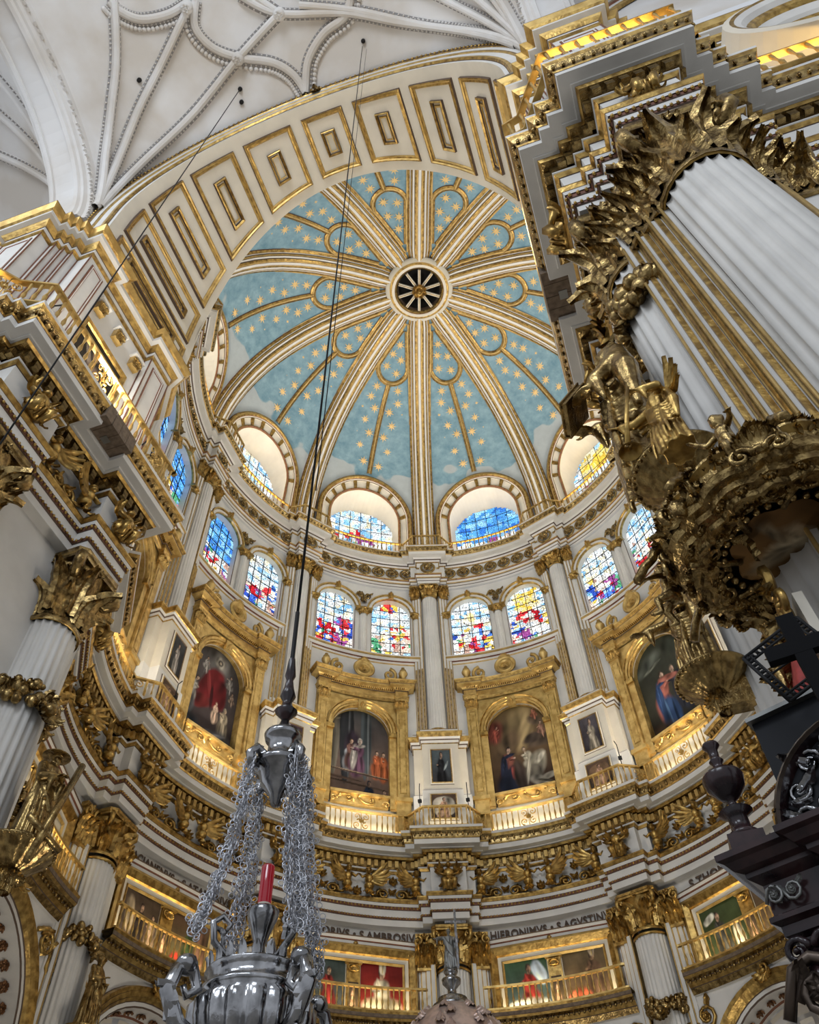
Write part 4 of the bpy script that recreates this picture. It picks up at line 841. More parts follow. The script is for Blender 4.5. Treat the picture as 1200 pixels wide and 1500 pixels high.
UN = {-126: 'beside the big arch', -90: 'second from the big arch at left', -54: 'crossed by the lamp cable', -18: 'over the centre column', 18: 'over the column right of centre', 54: 'left of the pulpit canopy figure', 90: 'at far right'}
for p in PIERS[:-1]:
    balustrade([pier_pt(p, -1.35, 10.62), pier_pt(p, -.72, 9.95), pier_pt(p, .72, 9.95), pier_pt(p, 1.35, 10.62)], 35.74, 36.62, .24, 'small gilded railing at a dome rib, ' + UN[p], 'upper railings at the dome ribs', (), .045)
for az in BAYS[:-1]:
    h = 18 - degrees(1.35 / 10.62)
    balustrade(sub_ring(az - h, az + h, 10.62), 35.74, 36.62, .24, 'curved top railing high over the painting of ' + AED[az][3], 'curved upper railings', (), .045)

# ---------------------------------------------------------------- the dome
ZD, BD, RD = 37.3, 9.9, 11.6
def zdome(r): return ZD + BD * sqrt(max(0, 1 - (r / RD) ** 3))
def rdome(z):
    if z <= ZD: return RD
    return RD * max(0, 1 - ((z - ZD) / BD) ** 2) ** (1 / 3)
def nrm(r):      # inward normal in the (r, z) plane
    e = .01; dz = (zdome(min(RD, r + e)) - zdome(r - e)) / (min(RD, r + e) - (r - e)); l = hypot(1, dz); return (dz / l, -1 / l)
DR = [11.6, 11.59, 11.55, 11.45, 11.25, 11.0, 10.7, 10.3, 9.8, 9.2, 8.5, 7.7, 6.8, 5.8, 4.8, 3.8, 2.9, 2.2, 1.6]
def dpt(az, r, t=0, d=0):      # point on the dome: azimuth, radius, tangential shift, depth into the room
    n = nrm(r) if d else (0, 0); a = radians(az); rr = r + n[0] * d; z = zdome(r) + n[1] * d
    if n[0] > 0: rr = r - n[0] * d
    return (rr * sin(a) + t * cos(a), rr * cos(a) - t * sin(a), z)
dome = root('ceiling', None, **ST)
SEG = [0, 36, 72, 108, 144, 180, -144, -108, -72, -36]
def in_lun(s, z, R): return (abs(s) < R and z < 39.5) or hypot(s, z - 39.5) < R
for az in SEG:
    vs = []; fs = []; n = 24; lun = az in BAYS
    rows = [36.0] + [zdome(r) for r in DR]; rr = [11.6] + DR
    R_ = 2.3
    # subdivide rows finely so that the lunette edge reads clean
    fine = []
    for a, b in zip(list(zip(rr, rows)), list(zip(rr, rows))[1:]):
        k = max(1, int(abs(b[1] - a[1]) / .22)) if b[1] < 42.5 else 2
        for i in range(k): f = i / k; r = a[0] + (b[0] - a[0]) * f; fine.append((r, (a[1] + (b[1] - a[1]) * f) if r >= 11.599 else zdome(r)))
    fine.append((1.6, zdome(1.6))); N = 60
    for r, z in fine:
        for i in range(N + 1):
            a = radians(az - 18 + 36 * i / N); vs.append((r * sin(a), r * cos(a), z))
    ms = []
    for j in range(len(fine) - 1):
        for i in range(N):
            s = radians(-18 + 36 * (i + .5) / N) * 11.3; z = (fine[j][1] + fine[j + 1][1]) / 2
            if lun and in_lun(s, z, 2.3): continue
            fs.append((j * (N + 1) + i, j * (N + 1) + i + 1, (j + 1) * (N + 1) + i + 1, (j + 1) * (N + 1) + i)); ms.append('cream' if (lun and in_lun(s, z, 2.72)) else 'blue')
    q = MB(); q.add(vs, fs, ms, None, True); obj('dome_segment', q, dome)
sp_ = Matrix.Identity(4)
SPK = [(0, .42, 'white'), (.07, .42, 'darkline'), (.085, .41, 'paintgold'), (.16, .39, 'gold'), (.25, .34, 'darkline'), (.27, .28, 'white'), (.37, .28, 'darkline'), (.39, .26, 'paintgold'), (.46, .2, 'darkline'), (.475, .14, 'white'), (.52, .14, 'darkline'), (.53, .13, 'gold'), (.64, .07, 'brown'), (.66, 0, 'brown')]
RR = [11.58, 11.5, 11.3, 11.0, 10.6, 10.1, 9.5, 8.8, 8.0, 7.1, 6.1, 5.1, 4.1, 3.2, 2.4, 1.75]
q = MB()
for sx in (-1, 1):
    vs = []; fs = []; ms = []
    for r in [11.6] + RR:
        k = min(1, r * tan(radians(18)) / .66) if r < 2.1 else 1
        for t, d, m in SPK:
            p = dpt(0, min(r, 11.59), sx * t * k, d)
            if r == 11.6: p = (p[0], p[1], 35.8)
            vs.append(p)
    n = len(SPK)
    for j in range(len(RR)):
        for i in range(n - 1): fs.append((j * n + i, j * n + i + 1, (j + 1) * n + i + 1, (j + 1) * n + i)); ms.append(SPK[i][2])
    q.add(vs, fs, ms)
RIBM = mesh('rib', q)
for p in (-162, -126, -90, -54, -18, 18, 54, 90, 126, 162): link('rib', RIBM, dome, Matrix.Rotation(radians(-p), 4, 'Z'))
# petal frame at the head of each segment and the thin middle rib below it
def strip_on_dome(q, pts, prof, w_az=0):      # pts: (t, r) on the segment surface
    P = [(t, r) for t, r in pts]; rows = []
    for o, d, *_ in prof: rows.append([dpt(w_az, max(1.7, min(11.58, r)), t, d) for t, r in offset_pts(P, o)])
    n = len(P); vs = [p for r_ in rows for p in r_]; fs = []; ms = []
    for j in range(len(prof) - 1):
        for i in range(n - 1): fs.append((j * n + i, j * n + i + 1, (j + 1) * n + i + 1, (j + 1) * n + i)); ms.append(prof[j][2])
    q.add(vs, fs, ms)
PF = [(-.15, 0, 'brown'), (-.14, .08, 'gold'), (-.06, .13, 'darkline'), (-.045, .11, 'paintgold'), (.045, .11, 'darkline'), (.06, .13, 'gold'), (.14, .08, 'brown'), (.15, 0)]
t18 = tan(radians(18)); side = lambda r: r * t18 - .74
pet = [(0.0, 2.62)] + [(-side(r), r) for r in (2.8, 3.4, 4.0, 4.6, 5.0)]
ce = side(5.15)
pet = [(-max(.02, side(r)), r) for r in (2.75, 3.2, 3.8, 4.4, 4.9)] + [(-ce * cos(radians(a)), 5.15 + ce * 1.05 * sin(radians(a))) for a in range(0, 181, 15)] + [(max(.02, side(r)), r) for r in (4.9, 4.4, 3.8, 3.2, 2.75)]
q = MB(); strip_on_dome(q, pet, PF); PETM = mesh('petal_moulding', q)
q = MB(); strip_on_dome(q, [(0, r) for r in (6.1, 6.6, 7.1, 7.6, 8.1, 8.6, 9.0, 9.4, 9.8, 10.1, 10.4)], PF); MRM = mesh('middle_rib', q)
q = MB(); strip_on_dome(q, [(-max(.02, r * t18 - .70), r) for r in (2.3, 2.8, 3.6, 4.6, 5.6, 6.6, 7.6, 8.6, 9.5, 10.2, 10.8, 11.2)], PF[:5]); strip_on_dome(q, [(max(.02, r * t18 - .70), r) for r in (11.2, 10.8, 10.2, 9.5, 8.6, 7.6, 6.6, 5.6, 4.6, 3.6, 2.8, 2.3)], PF[:5]); EDM = mesh('edge_moulding', q)
STR = MB(); vs = [(0, 0, .05)]
for i in range(16):
    rr = .34 if i % 4 == 0 else (.29 if i % 2 == 0 else .115); a = 2 * pi * i / 16; vs.append((rr * cos(a), rr * sin(a), .012))
STR.add(vs, [(0, 1 + i, 1 + (i + 1) % 16) for i in range(16)], 'star'); STARM = mesh('star', STR)
nst = 0; left_over = MB()
def star_at(az, r, t, rot):
    global nst
    p = Vector(dpt(az, r, t, .02)); n = nrm(r); a = radians(az + degrees(atan2(t, r))); N = Vector((n[0] * sin(a), n[0] * cos(a), n[1])); 
    if n[0] > 0: N = Vector((-n[0] * sin(a), -n[0] * cos(a), n[1]))
    m = N.to_track_quat('Z', 'Y').to_matrix().to_4x4(); m.translation = p; m = m @ Rz(rot)
    if nst < 300: link('star', STARM, dome, m); nst += 1
    else: left_over.merge(STR, m)
random.seed(11)
for az in (0, -36, 36, -72, 72, 144, 180, -144, -108, 108):
    for r, t in ((3.7, 0), (4.35, -.25), (4.6, .32), (5.15, -.42), (5.45, .28)): star_at(az, r, t, random.uniform(-15, 15))
    for sx in (-1, 1):
        row = 0; r = 6.45
        while r < 11.35:
            h = r * t18 - .86; x = .50 if row % 2 == 0 else .86
            if h < 1.35: x = h * (.55 if row % 2 == 0 else .80)
            while x < h:
                if not (az in BAYS and in_lun(x, zdome(r), 3.02)): star_at(az, r + random.uniform(-.05, .05), sx * (x + random.uniform(-.04, .04)), random.uniform(-15, 15))
                x += .76
            r += .60 if r < 9.6 else (.46 if r < 10.6 else .3); row += 1
obj('more_stars', left_over, dome, kind='stuff')
for az in SEG:
    m = Matrix.Rotation(radians(-az), 4, 'Z'); link('petal_moulding', PETM, dome, m); link('edge_moulding', EDM, dome, m); link('middle_rib', MRM, dome, m)
# oculus
q = MB(); lathe(q, [(1.95, 46.95, 'cream'), (1.9, 46.80, 'cream'), (1.72, 46.76, 'paintgold'), (1.68, 46.72, 'gold'), (1.58, 46.7, 'cream'), (1.42, 46.72, 'brown'), (1.40, 46.75, 'gold'), (1.32, 46.8, 'oldgold'), (1.25, 46.9, 'darkline'), (1.2, 47.1, 'void'), (1.2, 48.6, 'void'), (0, 48.6, 'void')], 60); obj('oculus_ring', q, dome)
for i in range(10):
    q = MB(); a = 36 * i; box(q, .22, 1.24, -.07, .07, 46.80, 46.92, 'cream', None, Matrix.Rotation(radians(a), 4, 'Z')); box(q, .22, 1.24, -.015, .015, 46.77, 46.8, 'gold', None, Matrix.Rotation(radians(a), 4, 'Z')); obj('spoke', q, dome)
q = MB(); rosette(q, .5, 'gold', 8, T(0, 0, 46.8) @ Rx(180)); blob(q, (0, 0, 46.66), (.14, .14, .22), 10, 8, 'gold'); obj('boss', q, dome)
# lunettes
LUN = {-108: 'sky', -72: 'sky', -36: 'sky', 0: 'blue', 36: 'gold', 72: 'sky'}
for az in BAYS[:-1]:
    def wl(s, z, d, az=az):
        r = rdome(min(z, 46)) ; a = radians(az) + s / 11.3; n = nrm(max(.1, min(11.59, r))) if z > ZD + .3 else (-1, 0); f = abs(n[0])
        q = r - d * f if d > 0 else r - d; return (q * sin(a), q * cos(a), z - d * abs(n[1]) * (1 if d > 0 else 0))
    wn += 1; t = root('window_%d' % wn, None, **ST)
    po = archpath(0, 2.72, 36.2, 39.5, 26); q = MB(); sweep(q, po, [(-.14, .0, 'brown'), (-.14, .12, 'gold'), (-.06, .18, 'paintgold'), (0, .2, 'gold'), (.10, .17, 'brown'), (.13, .14, 'cream'), (.2, .14, 'darkline'), (.22, .1, 'cream'), (.24, .05)], False, wl); obj('outer_arch', q, t)
    q = MB(); pi_ = archpath(0, 2.02, 36.2, 39.35, 24); sweep(q, pi_, [(-.16, .03, 'gold'), (-.16, .12, 'gold'), (-.1, .14, 'brown'), (-.04, .1, 'paintgold'), (0, .1, 'cream'), (.0, -.6, 'cream')], False, wl)
    vs = []; fs = []; P = archpath(0, 2.5, 36.2, 39.5, 26); Q = archpath(0, 2.14, 36.2, 39.35, 26); n = len(P)
    q.add([(x, z, .05) for x, z in P] + [(x, z, .05) for x, z in Q], [(i, i + 1, n + i + 1, n + i) for i in range(n - 1)], 'cream', wl); obj('inner_arch', q, t)
    for i in range(9):
        a = radians(180 * (i + .5) / 9); c0 = Vector((2.18 * cos(a), 39.38 + 2.18 * sin(a))); c1 = Vector((2.50 * cos(a), 39.5 + 2.50 * sin(a))); tn = Vector((-sin(a), cos(a)))
        q = MB(); b = .085; vs = []
        for d in (.04, .15):
            for c, e in ((c0, -b), (c0, b), (c1, b * 1.3), (c1, -b * 1.3)): vs.append((c[0] + tn[0] * e, c[1] + tn[1] * e, d))
        q.add(vs, [(4, 5, 6, 7), (0, 1, 5, 4), (1, 2, 6, 5), (2, 3, 7, 6), (3, 0, 4, 7)], 'gold', wl); obj('voussoir', q, t)
    wg = bay(az, 12.2); q = MB()
    # splayed hood between the arch and the glass
    Pa = archpath(0, 2.02, 36.2, 39.35, 24); Pb = archpath(0, 1.86, 36.2, 39.15, 24); n = len(Pa)
    A = [wl(x, z, .0) for x, z in Pa]; B = [wg(x * 1.04, z, -.1) for x, z in Pb]; q.add(A + B, [(i, i + 1, n + i + 1, n + i) for i in range(n - 1)], 'cream'); obj('splay', q, t)
    glazing(t, wg, 0, 1.93, 35.9, 38.95, .0, 6, 6, LUN[az], 500 + az, 5)
# ================================================================ THE GREAT ARCH, ITS JAMBS AND THE NAVE BAY IN FRONT OF IT
RA, ZA, YF = 6.05, 27.3, -13.3
def ycyl(x, R=10.5): return -sqrt(max(0.01, R * R - x * x))
arch = root('arch_soffit', None, **ST)
def wa(a, r=RA):             # angle from the crown (degrees, negative = left); beyond 90 the arch is stilted
    if abs(a) <= 90: return (r * sin(radians(a)), ZA + r * cos(radians(a)))
    return (copysign(r, a), ZA - radians(abs(a) - 90) * RA)
q = MB(); vs = []; fs = []; A = [-112 + 224 * i / 72 for i in range(73)]
for a in A:
    x, z = wa(a); y1 = ycyl(x)
    for k in range(5): vs.append((x, YF + (y1 - YF) * k / 4, z))
fs = [(i * 5 + k, i * 5 + k + 1, (i + 1) * 5 + k + 1, (i + 1) * 5 + k) for i in range(72) for k in range(4)]
q.add(vs, fs, 'cream', None, True); obj('soffit_shell', q, arch)
# coffers: a raised gilt frame and a small slot moulding inside each
edges = [-112, -97, -75, -53, -31, -9.3, 9.3, 31, 53, 75, 97, 112]
for a0, a1 in zip(edges, edges[1:]):
    am = (a0 + a1) / 2; g = 1.9; q = MB(); n = 8
    def pt(a, f, d):          # f in 0..1 across the depth of the arch
        x, z = wa(a, RA - d); xx, zz = wa(a); y0 = YF + .34; y1 = ycyl(xx) - .34
        return (x, y0 + (y1 - y0) * f, z)
    def ringpts(ga, gf): 
        L = []; dep = abs(ycyl(wa(am)[0]) - YF - .68)
        fa = gf / max(dep, .5)
        A0, A1 = a0 + ga, a1 - ga
        L += [(A0 + (A1 - A0) * i / n, fa) for i in range(n + 1)] + [(A1, fa + (1 - 2 * fa) * i / 3) for i in range(1, 4)] + [(A1 - (A1 - A0) * i / n, 1 - fa) for i in range(1, n + 1)] + [(A0, 1 - fa - (1 - 2 * fa) * i / 3) for i in range(1, 3)]
        return L
    prof = [(g, 0, -.0, 'darkline'), (g + .12, .02, .09, 'gold'), (g + .5, .06, .10, 'gilt'), (g + .85, .10, .06, 'gold'), (g + 1.5, .16, .07, 'gilt'), (g + 1.75, .19, .01, 'darkline'), (g + 1.95, .21, -.10, 'cream'), (g + 2.3, .24, -.10, None)]
    rows = [[pt(a, f, d) for a, f in ringpts(ga, gf)] for ga, gf, d, m in prof]; k = len(rows[0]); vs = [p for r_ in rows for p in r_]; fs = []; ms = []
    for j in range(len(prof) - 1):
        for i in range(k): i2 = (i + 1) % k; fs.append((j * k + i, j * k + i2, (j + 1) * k + i2, (j + 1) * k + i)); ms.append(prof[j][3])
    q.add(vs, fs, ms)
    dep = abs(ycyl(wa(am)[0]) - YF) - .68; hw = 2.5
    ins = min(.31, .62 / dep)
    def slot(ga, ex, d): return [pt(am - hw + ga, ins + ex, d), pt(am + hw - ga, ins + ex, d), pt(am + hw - ga, 1 - ins - ex, d), pt(am - hw + ga, 1 - ins - ex, d)]
    SP = [(0, 0, 0, 'darkline'), (0, 0, .11, 'gold'), (.4, .015, .14, 'gold'), (.75, .03, .08, 'darkline'), (.85, .035, .0, 'cream'), (1.15, .05, 0, 'gilt'), (1.2, .06, .06, 'gilt'), (1.5, .08, .06, None)]
    rows = [slot(*s_[:3]) for s_ in SP]; vs = [p for r_ in rows for p in r_]; fs = []; ms = []
    for j in range(len(SP) - 1):
        for i in range(4): i2 = (i + 1) % 4; fs.append((j * 4 + i, j * 4 + i2, (j + 1) * 4 + i2, (j + 1) * 4 + i)); ms.append(SP[j][3])
    q.add(vs, fs, ms); obj('coffer', q, arch)
# archivolt on the nave side
wf = lambda s, z, d: (s, YF - d, z)
ap = [wa(-112 + 224 * i / 80) for i in range(81)]
q = MB(); sweep(q, ap, [(0, 0, 'cream'), (0, .08, 'white'), (-.12, .08, 'darkline'), (-.13, .1, 'gold'), (-.17, .16, 'gilt'), (-.27, .16, 'gold'), (-.31, .12, 'white'), (-.42, .12, 'white'), (-.56, .14, 'paintgold'), (-.60, .18, 'gold'), (-.66, .18, 'white'), (-.80, .2, 'gold'), (-.83, .23, 'darkline'), (-.99, .25, 'gold'), (-1.03, .1)], False, wf); obj('archivolt', q, arch)
q = MB()
for x, z, a in along([wa(i, RA + .91) for i in range(-96, 97, 2)], .19): blob(q, (x, YF - .245, z), (.065, .05, .065), 5, 4, 'gold')
obj('egg_moulding', q, arch, kind='stuff')
q = MB(); rosette(q, .22, 'oldgold', 6); leaf(q, .3, .3, .5, 'oldgold', T(0, -.2, .1)); link('keystone', mesh('keystone', q), arch, fp((0, YF - .25, ZA + RA + .75), (0, -1, 0)))
# wall above the arch on the chancel side (closes the drum towards the nave)
vs = []; fs = []; n = 40
for i in range(n + 1):
    a = -37 + 74 * i / n; x = 10.55 * sin(radians(a)); y = -10.55 * cos(radians(a)); zz = ZA + sqrt(max(0, RA * RA - x * x)) if abs(x) < RA else ZA
    vs += [(x, y, zz), (x, y, 38.2), (x * 1.1, y * 1.1, 38.4)]
fs = [(3 * i + k, 3 * i + k + 1, 3 * i + 3 + k + 1, 3 * i + 3 + k) for i in range(n) for k in range(2)]
q = MB(); q.add(vs, fs, 'cream'); obj('wall_front', q, **ST)
# ---- upper jambs with the springing cornice
SPR = [(7.4, -7.75), (6.55, -8.75), (6.15, -8.9), (6.15, -9.85), (6.4, -9.85), (6.4, -12.35), (6.15, -12.35), (6.15, -13.2), (6.6, -13.2), (6.6, -13.45), (6.75, -13.45), (6.75, -13.62), (6.9, -13.62), (6.9, -13.8), (7.1, -13.8), (7.1, -14.2),
       (8.3, -14.2), (8.3, -13.8), (8.5, -13.8), (8.5, -13.55), (8.7, -13.55), (8.7, -13.3), (9.4, -13.3), (9.4, -12.8), (17, -12.8)]
SPL = [(-x, y) for x, y in SPR[::-1]]
PS = [(0, 24.08, 'gold'), (.05, 24.12, 'gold'), (.05, 24.24, 'white'), (.03, 24.26, 'white'), (.03, 24.46, 'darkline'), (.05, 24.48, 'gold'), (.14, 24.6, 'gilt'), (.18, 24.66, 'white'), (.3, 24.68, 'white'), (.3, 24.84, 'gold'), (.36, 24.9, 'gilt'), (.45, 25.06, 'gold'), (.45, 25.12, 'white'), (-1.5, 25.16)]
def panel(q, p0, p1, z0, z1, mat='brown', wd=.045, inset=.16, out=.02):
    """rectangular line moulding on the flat wall from p0 to p1 (room on the right-hand side)"""
    L = hypot(p1[0] - p0[0], p1[1] - p0[1]); ux, uy = (p1[0] - p0[0]) / L, (p1[1] - p0[1]) / L
    if L < .35: return
    w = lambda s, z, d: (p0[0] + ux * s + uy * d, p0[1] + uy * s - ux * d, z)
    sweep(q, [(inset, z0), (inset, z1), (L - inset, z1), (L - inset, z0)], [(0, 0, 'darkline'), (0, out, mat), (wd, out * 1.4, 'white'), (wd * 1.7, out * 1.1, mat), (wd * 2.2, 0)], True, w)
for nm, P in (('wall_left', SPL), ('wall_right', SPR)):
    q = MB(); sweep(q, P, [(0, 18.85, 'white'), (0, 24.1)])
    for a, b in zip(P, P[1:]):
        if hypot(b[0] - a[0], b[1] - a[1]) > .7 and abs(b[0] - a[0]) < 3 and not (abs(a[0]) == 6.4 == abs(b[0])): panel(q, a, b, 19.6, 23.85)
    for p in offset_pts(P, .012)[1:-1]: tube(q, [(p[0], p[1], 18.9), (p[0], p[1], 24.1)], .022, 4, 'brown')
    wr = obj(nm, q, **ST); q = MB(); sweep(q, P, PS); obj('springing_cornice', q, wr)
    # side of the arch opening between the cornice and the entablature, closing the block behind
    sx = -1 if nm == 'wall_left' else 1
    q = MB(); BL = [(7.0, -7.7), (7.0, -8.3)] if False else None
    q = MB(); LO = [(7.6, -7.9), (6.62, -7.9), (6.62, -11.72), (6.28, -11.72), (6.28, -13.02), (6.5, -13.02), (6.5, -13.22), (6.68, -13.22), (6.68, -13.4), (6.88, -13.4), (6.88, -13.5), (8.3, -13.5), (8.3, -13.36), (8.5, -13.36), (8.5, -13.2), (8.66, -13.2), (8.66, -13.0), (9.4, -13.0), (9.4, -12.45), (17, -12.45)]
    if sx < 0: LO = [(-x, y) for x, y in LO[::-1]]
    sweep(q, LO, [(0, 0, 'white'), (0, 15.8)])
    for p in offset_pts(LO, .02)[1:-1]:
        if p[1] < -11.6: tube(q, [(p[0], p[1], 0), (p[0], p[1], 13.9)], .024, 4, 'paintgold')
    for a, b in zip(LO, LO[1:]):
        L = hypot(b[0] - a[0], b[1] - a[1])
        if .12 < L < .3 and a[1] < -12.9 and a[1] > -14:
            ux, uy = (b[0] - a[0]) / L, (b[1] - a[1]) / L; c = ((a[0] + b[0]) / 2, (a[1] + b[1]) / 2); m = fp((c[0], c[1], 0), (uy, -ux, 0)); box(q, -.035, .035, 0, 13.9, -.01, .03, 'gold', None, m)
        if L > .7 and a[1] < -12.9 and L < 2: panel(q, a, b, 3, 13.9, 'paintgold', .06, .1)
    obj('pier_shaft', q, wr)
    q = MB()
    for cx_, cy_, dx_, dy_, wd_ in ((6.40, -12.98, -1, -.5, .52), (6.66, -13.26, -.8, -.7, .52), (6.9, -13.44, -.5, -1, .4), (8.36, -13.42, .5, -1, .4), (8.62, -13.2, .7, -.7, .5), (9.02, -13.0, 0, -1, .66), (6.3, -11.8, -1, 0, .4)):
        q.merge(pil_cap(wd_, 1.75, 'oldgold'), fp((sx * cx_, cy_, 13.85), (sx * dx_, dy_, 0)))
    obj('pier_capitals', q, wr)
# giant columns of the jambs and nave front
capG = mesh('capital', capital(.66, 1.85, 'oldgold', 8)); capJ = mesh('capital', capital(.57, 1.85, 'oldgold', 8))
shG = mesh('shaft', fluted(.66, 0, 13.75, 24, .06, base=False)); shJ = mesh('shaft', fluted(.57, 0, 13.75, 22, .05, base=False)); random.seed(5); frJ = mesh('fruit_garland', fruit(.60, 5, 175, 44, 'oldgold', 1.05))
random.seed(8); frG = mesh('fruit_garland', fruit(.58, -10, 190, 52, 'oldgold', 1.35, False))
for sx, nm in ((-1, 'left'), (1, 'right')):
    for kind, x, y in (('A', 7.58, -13.42), ('B', 6.5, -12.35), ('C', 6.58, -8.8)):
        if sx < 0 and kind != 'C': 
            pass
        lab = {'A': 'huge fluted white column with gilded capital at the %s pier', 'B': 'fluted white column behind the large gilded figure with a book on the %s pier', 'C': 'fluted white column on the %s jamb, nearest the rotunda'}[kind] % nm
        if kind == 'B' and sx < 0: lab = 'fluted white column on the left jamb, nearest the nave'
        c = root('column', Matrix.Translation((sx * x, y, 0)), label=lab, category='column')
        link('shaft', shG if kind == 'A' else shJ, c); link('capital', capG if kind == 'A' else capJ, c, T(0, 0, 13.82))
        if kind == 'B': link('fruit_garland', frG, c, T(0, 0, 12.75) @ Rz(sx * 90))
        if kind == 'C': link('fruit_garland', frJ, c, T(0, 0, 11.85) @ Rz(sx * 90))
# dark painting on the left jamb, and the three gilt brackets above it
for sx in (-1, 1):
    a = root('jamb_painting', None, label='very dark painting of a pale figure in the %s jamb recess above the railing' % ('left' if sx < 0 else 'right'), category='painting')
    m = fp((sx * 6.4, -11.22, 19.9), (-sx, 0, 0)); frame_rect(a, 2.05, 2.5, [(0, 0, 'gold'), (0, .08, 'gilt'), (.06, .12, 'gold'), (.12, .06, 'gilt'), (.15, .08, 'gold'), (.18, .02)], m)
    canvas(a, 1.72, 2.18, ((.02, .015, .012), (.02, .016, .012), [(.35, .55, .05, .35, 35, (.20, .16, .12), .5), (.45, .72, .08, .08, 0, (.2, .13, .09), .5), (.5, .45, .18, .12, 20, (.12, .08, .06), .6), (.75, .25, .16, .07, 10, (.22, .14, .10), .5), (.3, .3, .2, .1, 0, (.07, .04, .03), .5)]), m @ T(0, .16, .015), 4)
    for k in range(3):
        q = MB(); box(q, -.17, .17, -.0, .42, 0, .17, 'gilt'); box(q, -.23, .23, .42, .5, 0, .26, 'white'); shell(q, .2, 'gold', T(0, .08, .18)); scroll(q, -.1, .28, .09, 0, 1, 1.2, .3, 'gold', .2); scroll(q, .1, .28, .09, pi, -1, 1.2, .3, 'gold', .2); leaf(q, .26, .26, .5, 'gold', T(0, .1, .18) @ Rz(180))
        link('bracket', mesh('bracket', q), wr if sx > 0 else bpy.data.objects['wall_left'], fp((sx * 6.4, -12.0 + .9 * k, 23.0), (-sx, 0, 0)))
# ---- the vault of the nave bay
KV, RV2, YC = .5, 66.5, -19.2
def zv(x, y): return ZA + sqrt(max(0, RV2 - x * x - KV * (y - YC) ** 2))
vault = root('ceiling_vault', None, **ST)
vs = []; fs = []; nx, ny = 48, 40
for i in range(nx + 1):
    x = -7.2 * cos(pi * i / nx)
    for j in range(ny + 1): y = -25.0 + (25.0 - 13.38) * j / ny; vs.append((x, y, zv(x, y)))
fs = [(i * (ny + 1) + j, (i + 1) * (ny + 1) + j, (i + 1) * (ny + 1) + j + 1, i * (ny + 1) + j + 1) for i in range(nx) for j in range(ny)]
q = MB(); q.add(vs, fs, 'stone', None, True); obj('vault_web', q, vault)
def interp(pts, n):
    P = [Vector((p[0], p[1])) for p in pts]; out = []
    for i in range(len(P) - 1):
        p0 = P[max(0, i - 1)]; p1 = P[i]; p2 = P[i + 1]; p3 = P[min(len(P) - 1, i + 2)]
        for k in range(n):
            t = k / n; out.append(.5 * ((2 * p1) + (p2 - p0) * t + (2 * p0 - 5 * p1 + 4 * p2 - p3) * t * t + (3 * p1 - p0 - 3 * p2 + p3) * t ** 3))
    out.append(P[-1]); return out
def rib_on(name, pts, wd=.17, dp=.26, f=zv, par=None, knobs=False, beads=True):
    P = interp(pts, 7); vs = []; fs = []; sec = [(-wd * 1.15, .02), (-wd * 1.1, -dp * .22), (-wd * .68, -dp * .26), (-wd * .6, -dp * .8), (-wd * .22, -dp), (wd * .22, -dp), (wd * .6, -dp * .8), (wd * .68, -dp * .26), (wd * 1.1, -dp * .22), (wd * 1.15, .02)]; k = len(sec); q = MB()
    for i, p in enumerate(P):
        d = (P[min(i + 1, len(P) - 1)] - P[max(0, i - 1)]).normalized(); n2 = Vector((d.y, -d.x)); e = .05; x, y = p
        N = Vector((-(f(x + e, y) - f(x - e, y)) / (2 * e), -(f(x, y + e) - f(x, y - e)) / (2 * e), 1)); N = N.normalized() if N.length < 6 else N.normalized()
        tz = (f(x + d.x * e, y + d.y * e) - f(x - d.x * e, y - d.y * e)) / (2 * e); Tn = Vector((d.x, d.y, tz)).normalized(); B = Tn.cross(N).normalized(); c = Vector((x, y, f(x, y)))
        for u, v in sec: vs.append(tuple(c + B * u + N * v))
    fs = [(i * k + j, i * k + j + 1, (i + 1) * k + j + 1, (i + 1) * k + j) for i in range(len(P) - 1) for j in range(k - 1)]
    q.add(vs, fs, ['stone', 'groove_shade', 'stone', 'stone', 'stone', 'stone', 'stone', 'groove_shade', 'stone'] * (len(P) - 1))
    if beads or knobs:
        step = .14 if not knobs else .2; acc = 0
        for i in range(len(P) - 1):
            a = Vector(vs[i * k + 1]).lerp(Vector(vs[i * k + 2]), .5); b = Vector(vs[(i + 1) * k + 1]).lerp(Vector(vs[(i + 1) * k + 2]), .5); a2 = Vector(vs[i * k + 7]).lerp(Vector(vs[i * k + 8]), .5); b2 = Vector(vs[(i + 1) * k + 7]).lerp(Vector(vs[(i + 1) * k + 8]), .5); L = (b - a).length; m = max(1, int(L / step))
            if m > 12: m = 12
            for s in range(m):
                t = (s + .5) / m; blob(q, tuple(a.lerp(b, t)), .045, 4, 3, 'stone'); blob(q, tuple(a2.lerp(b2, t)), .045, 4, 3, 'stone')
                if knobs and s % 2 == 0: blob(q, tuple(a.lerp(b, t) + (a - a2) * .35), .09, 6, 4, 'stone')
    obj(name, q, par or vault)
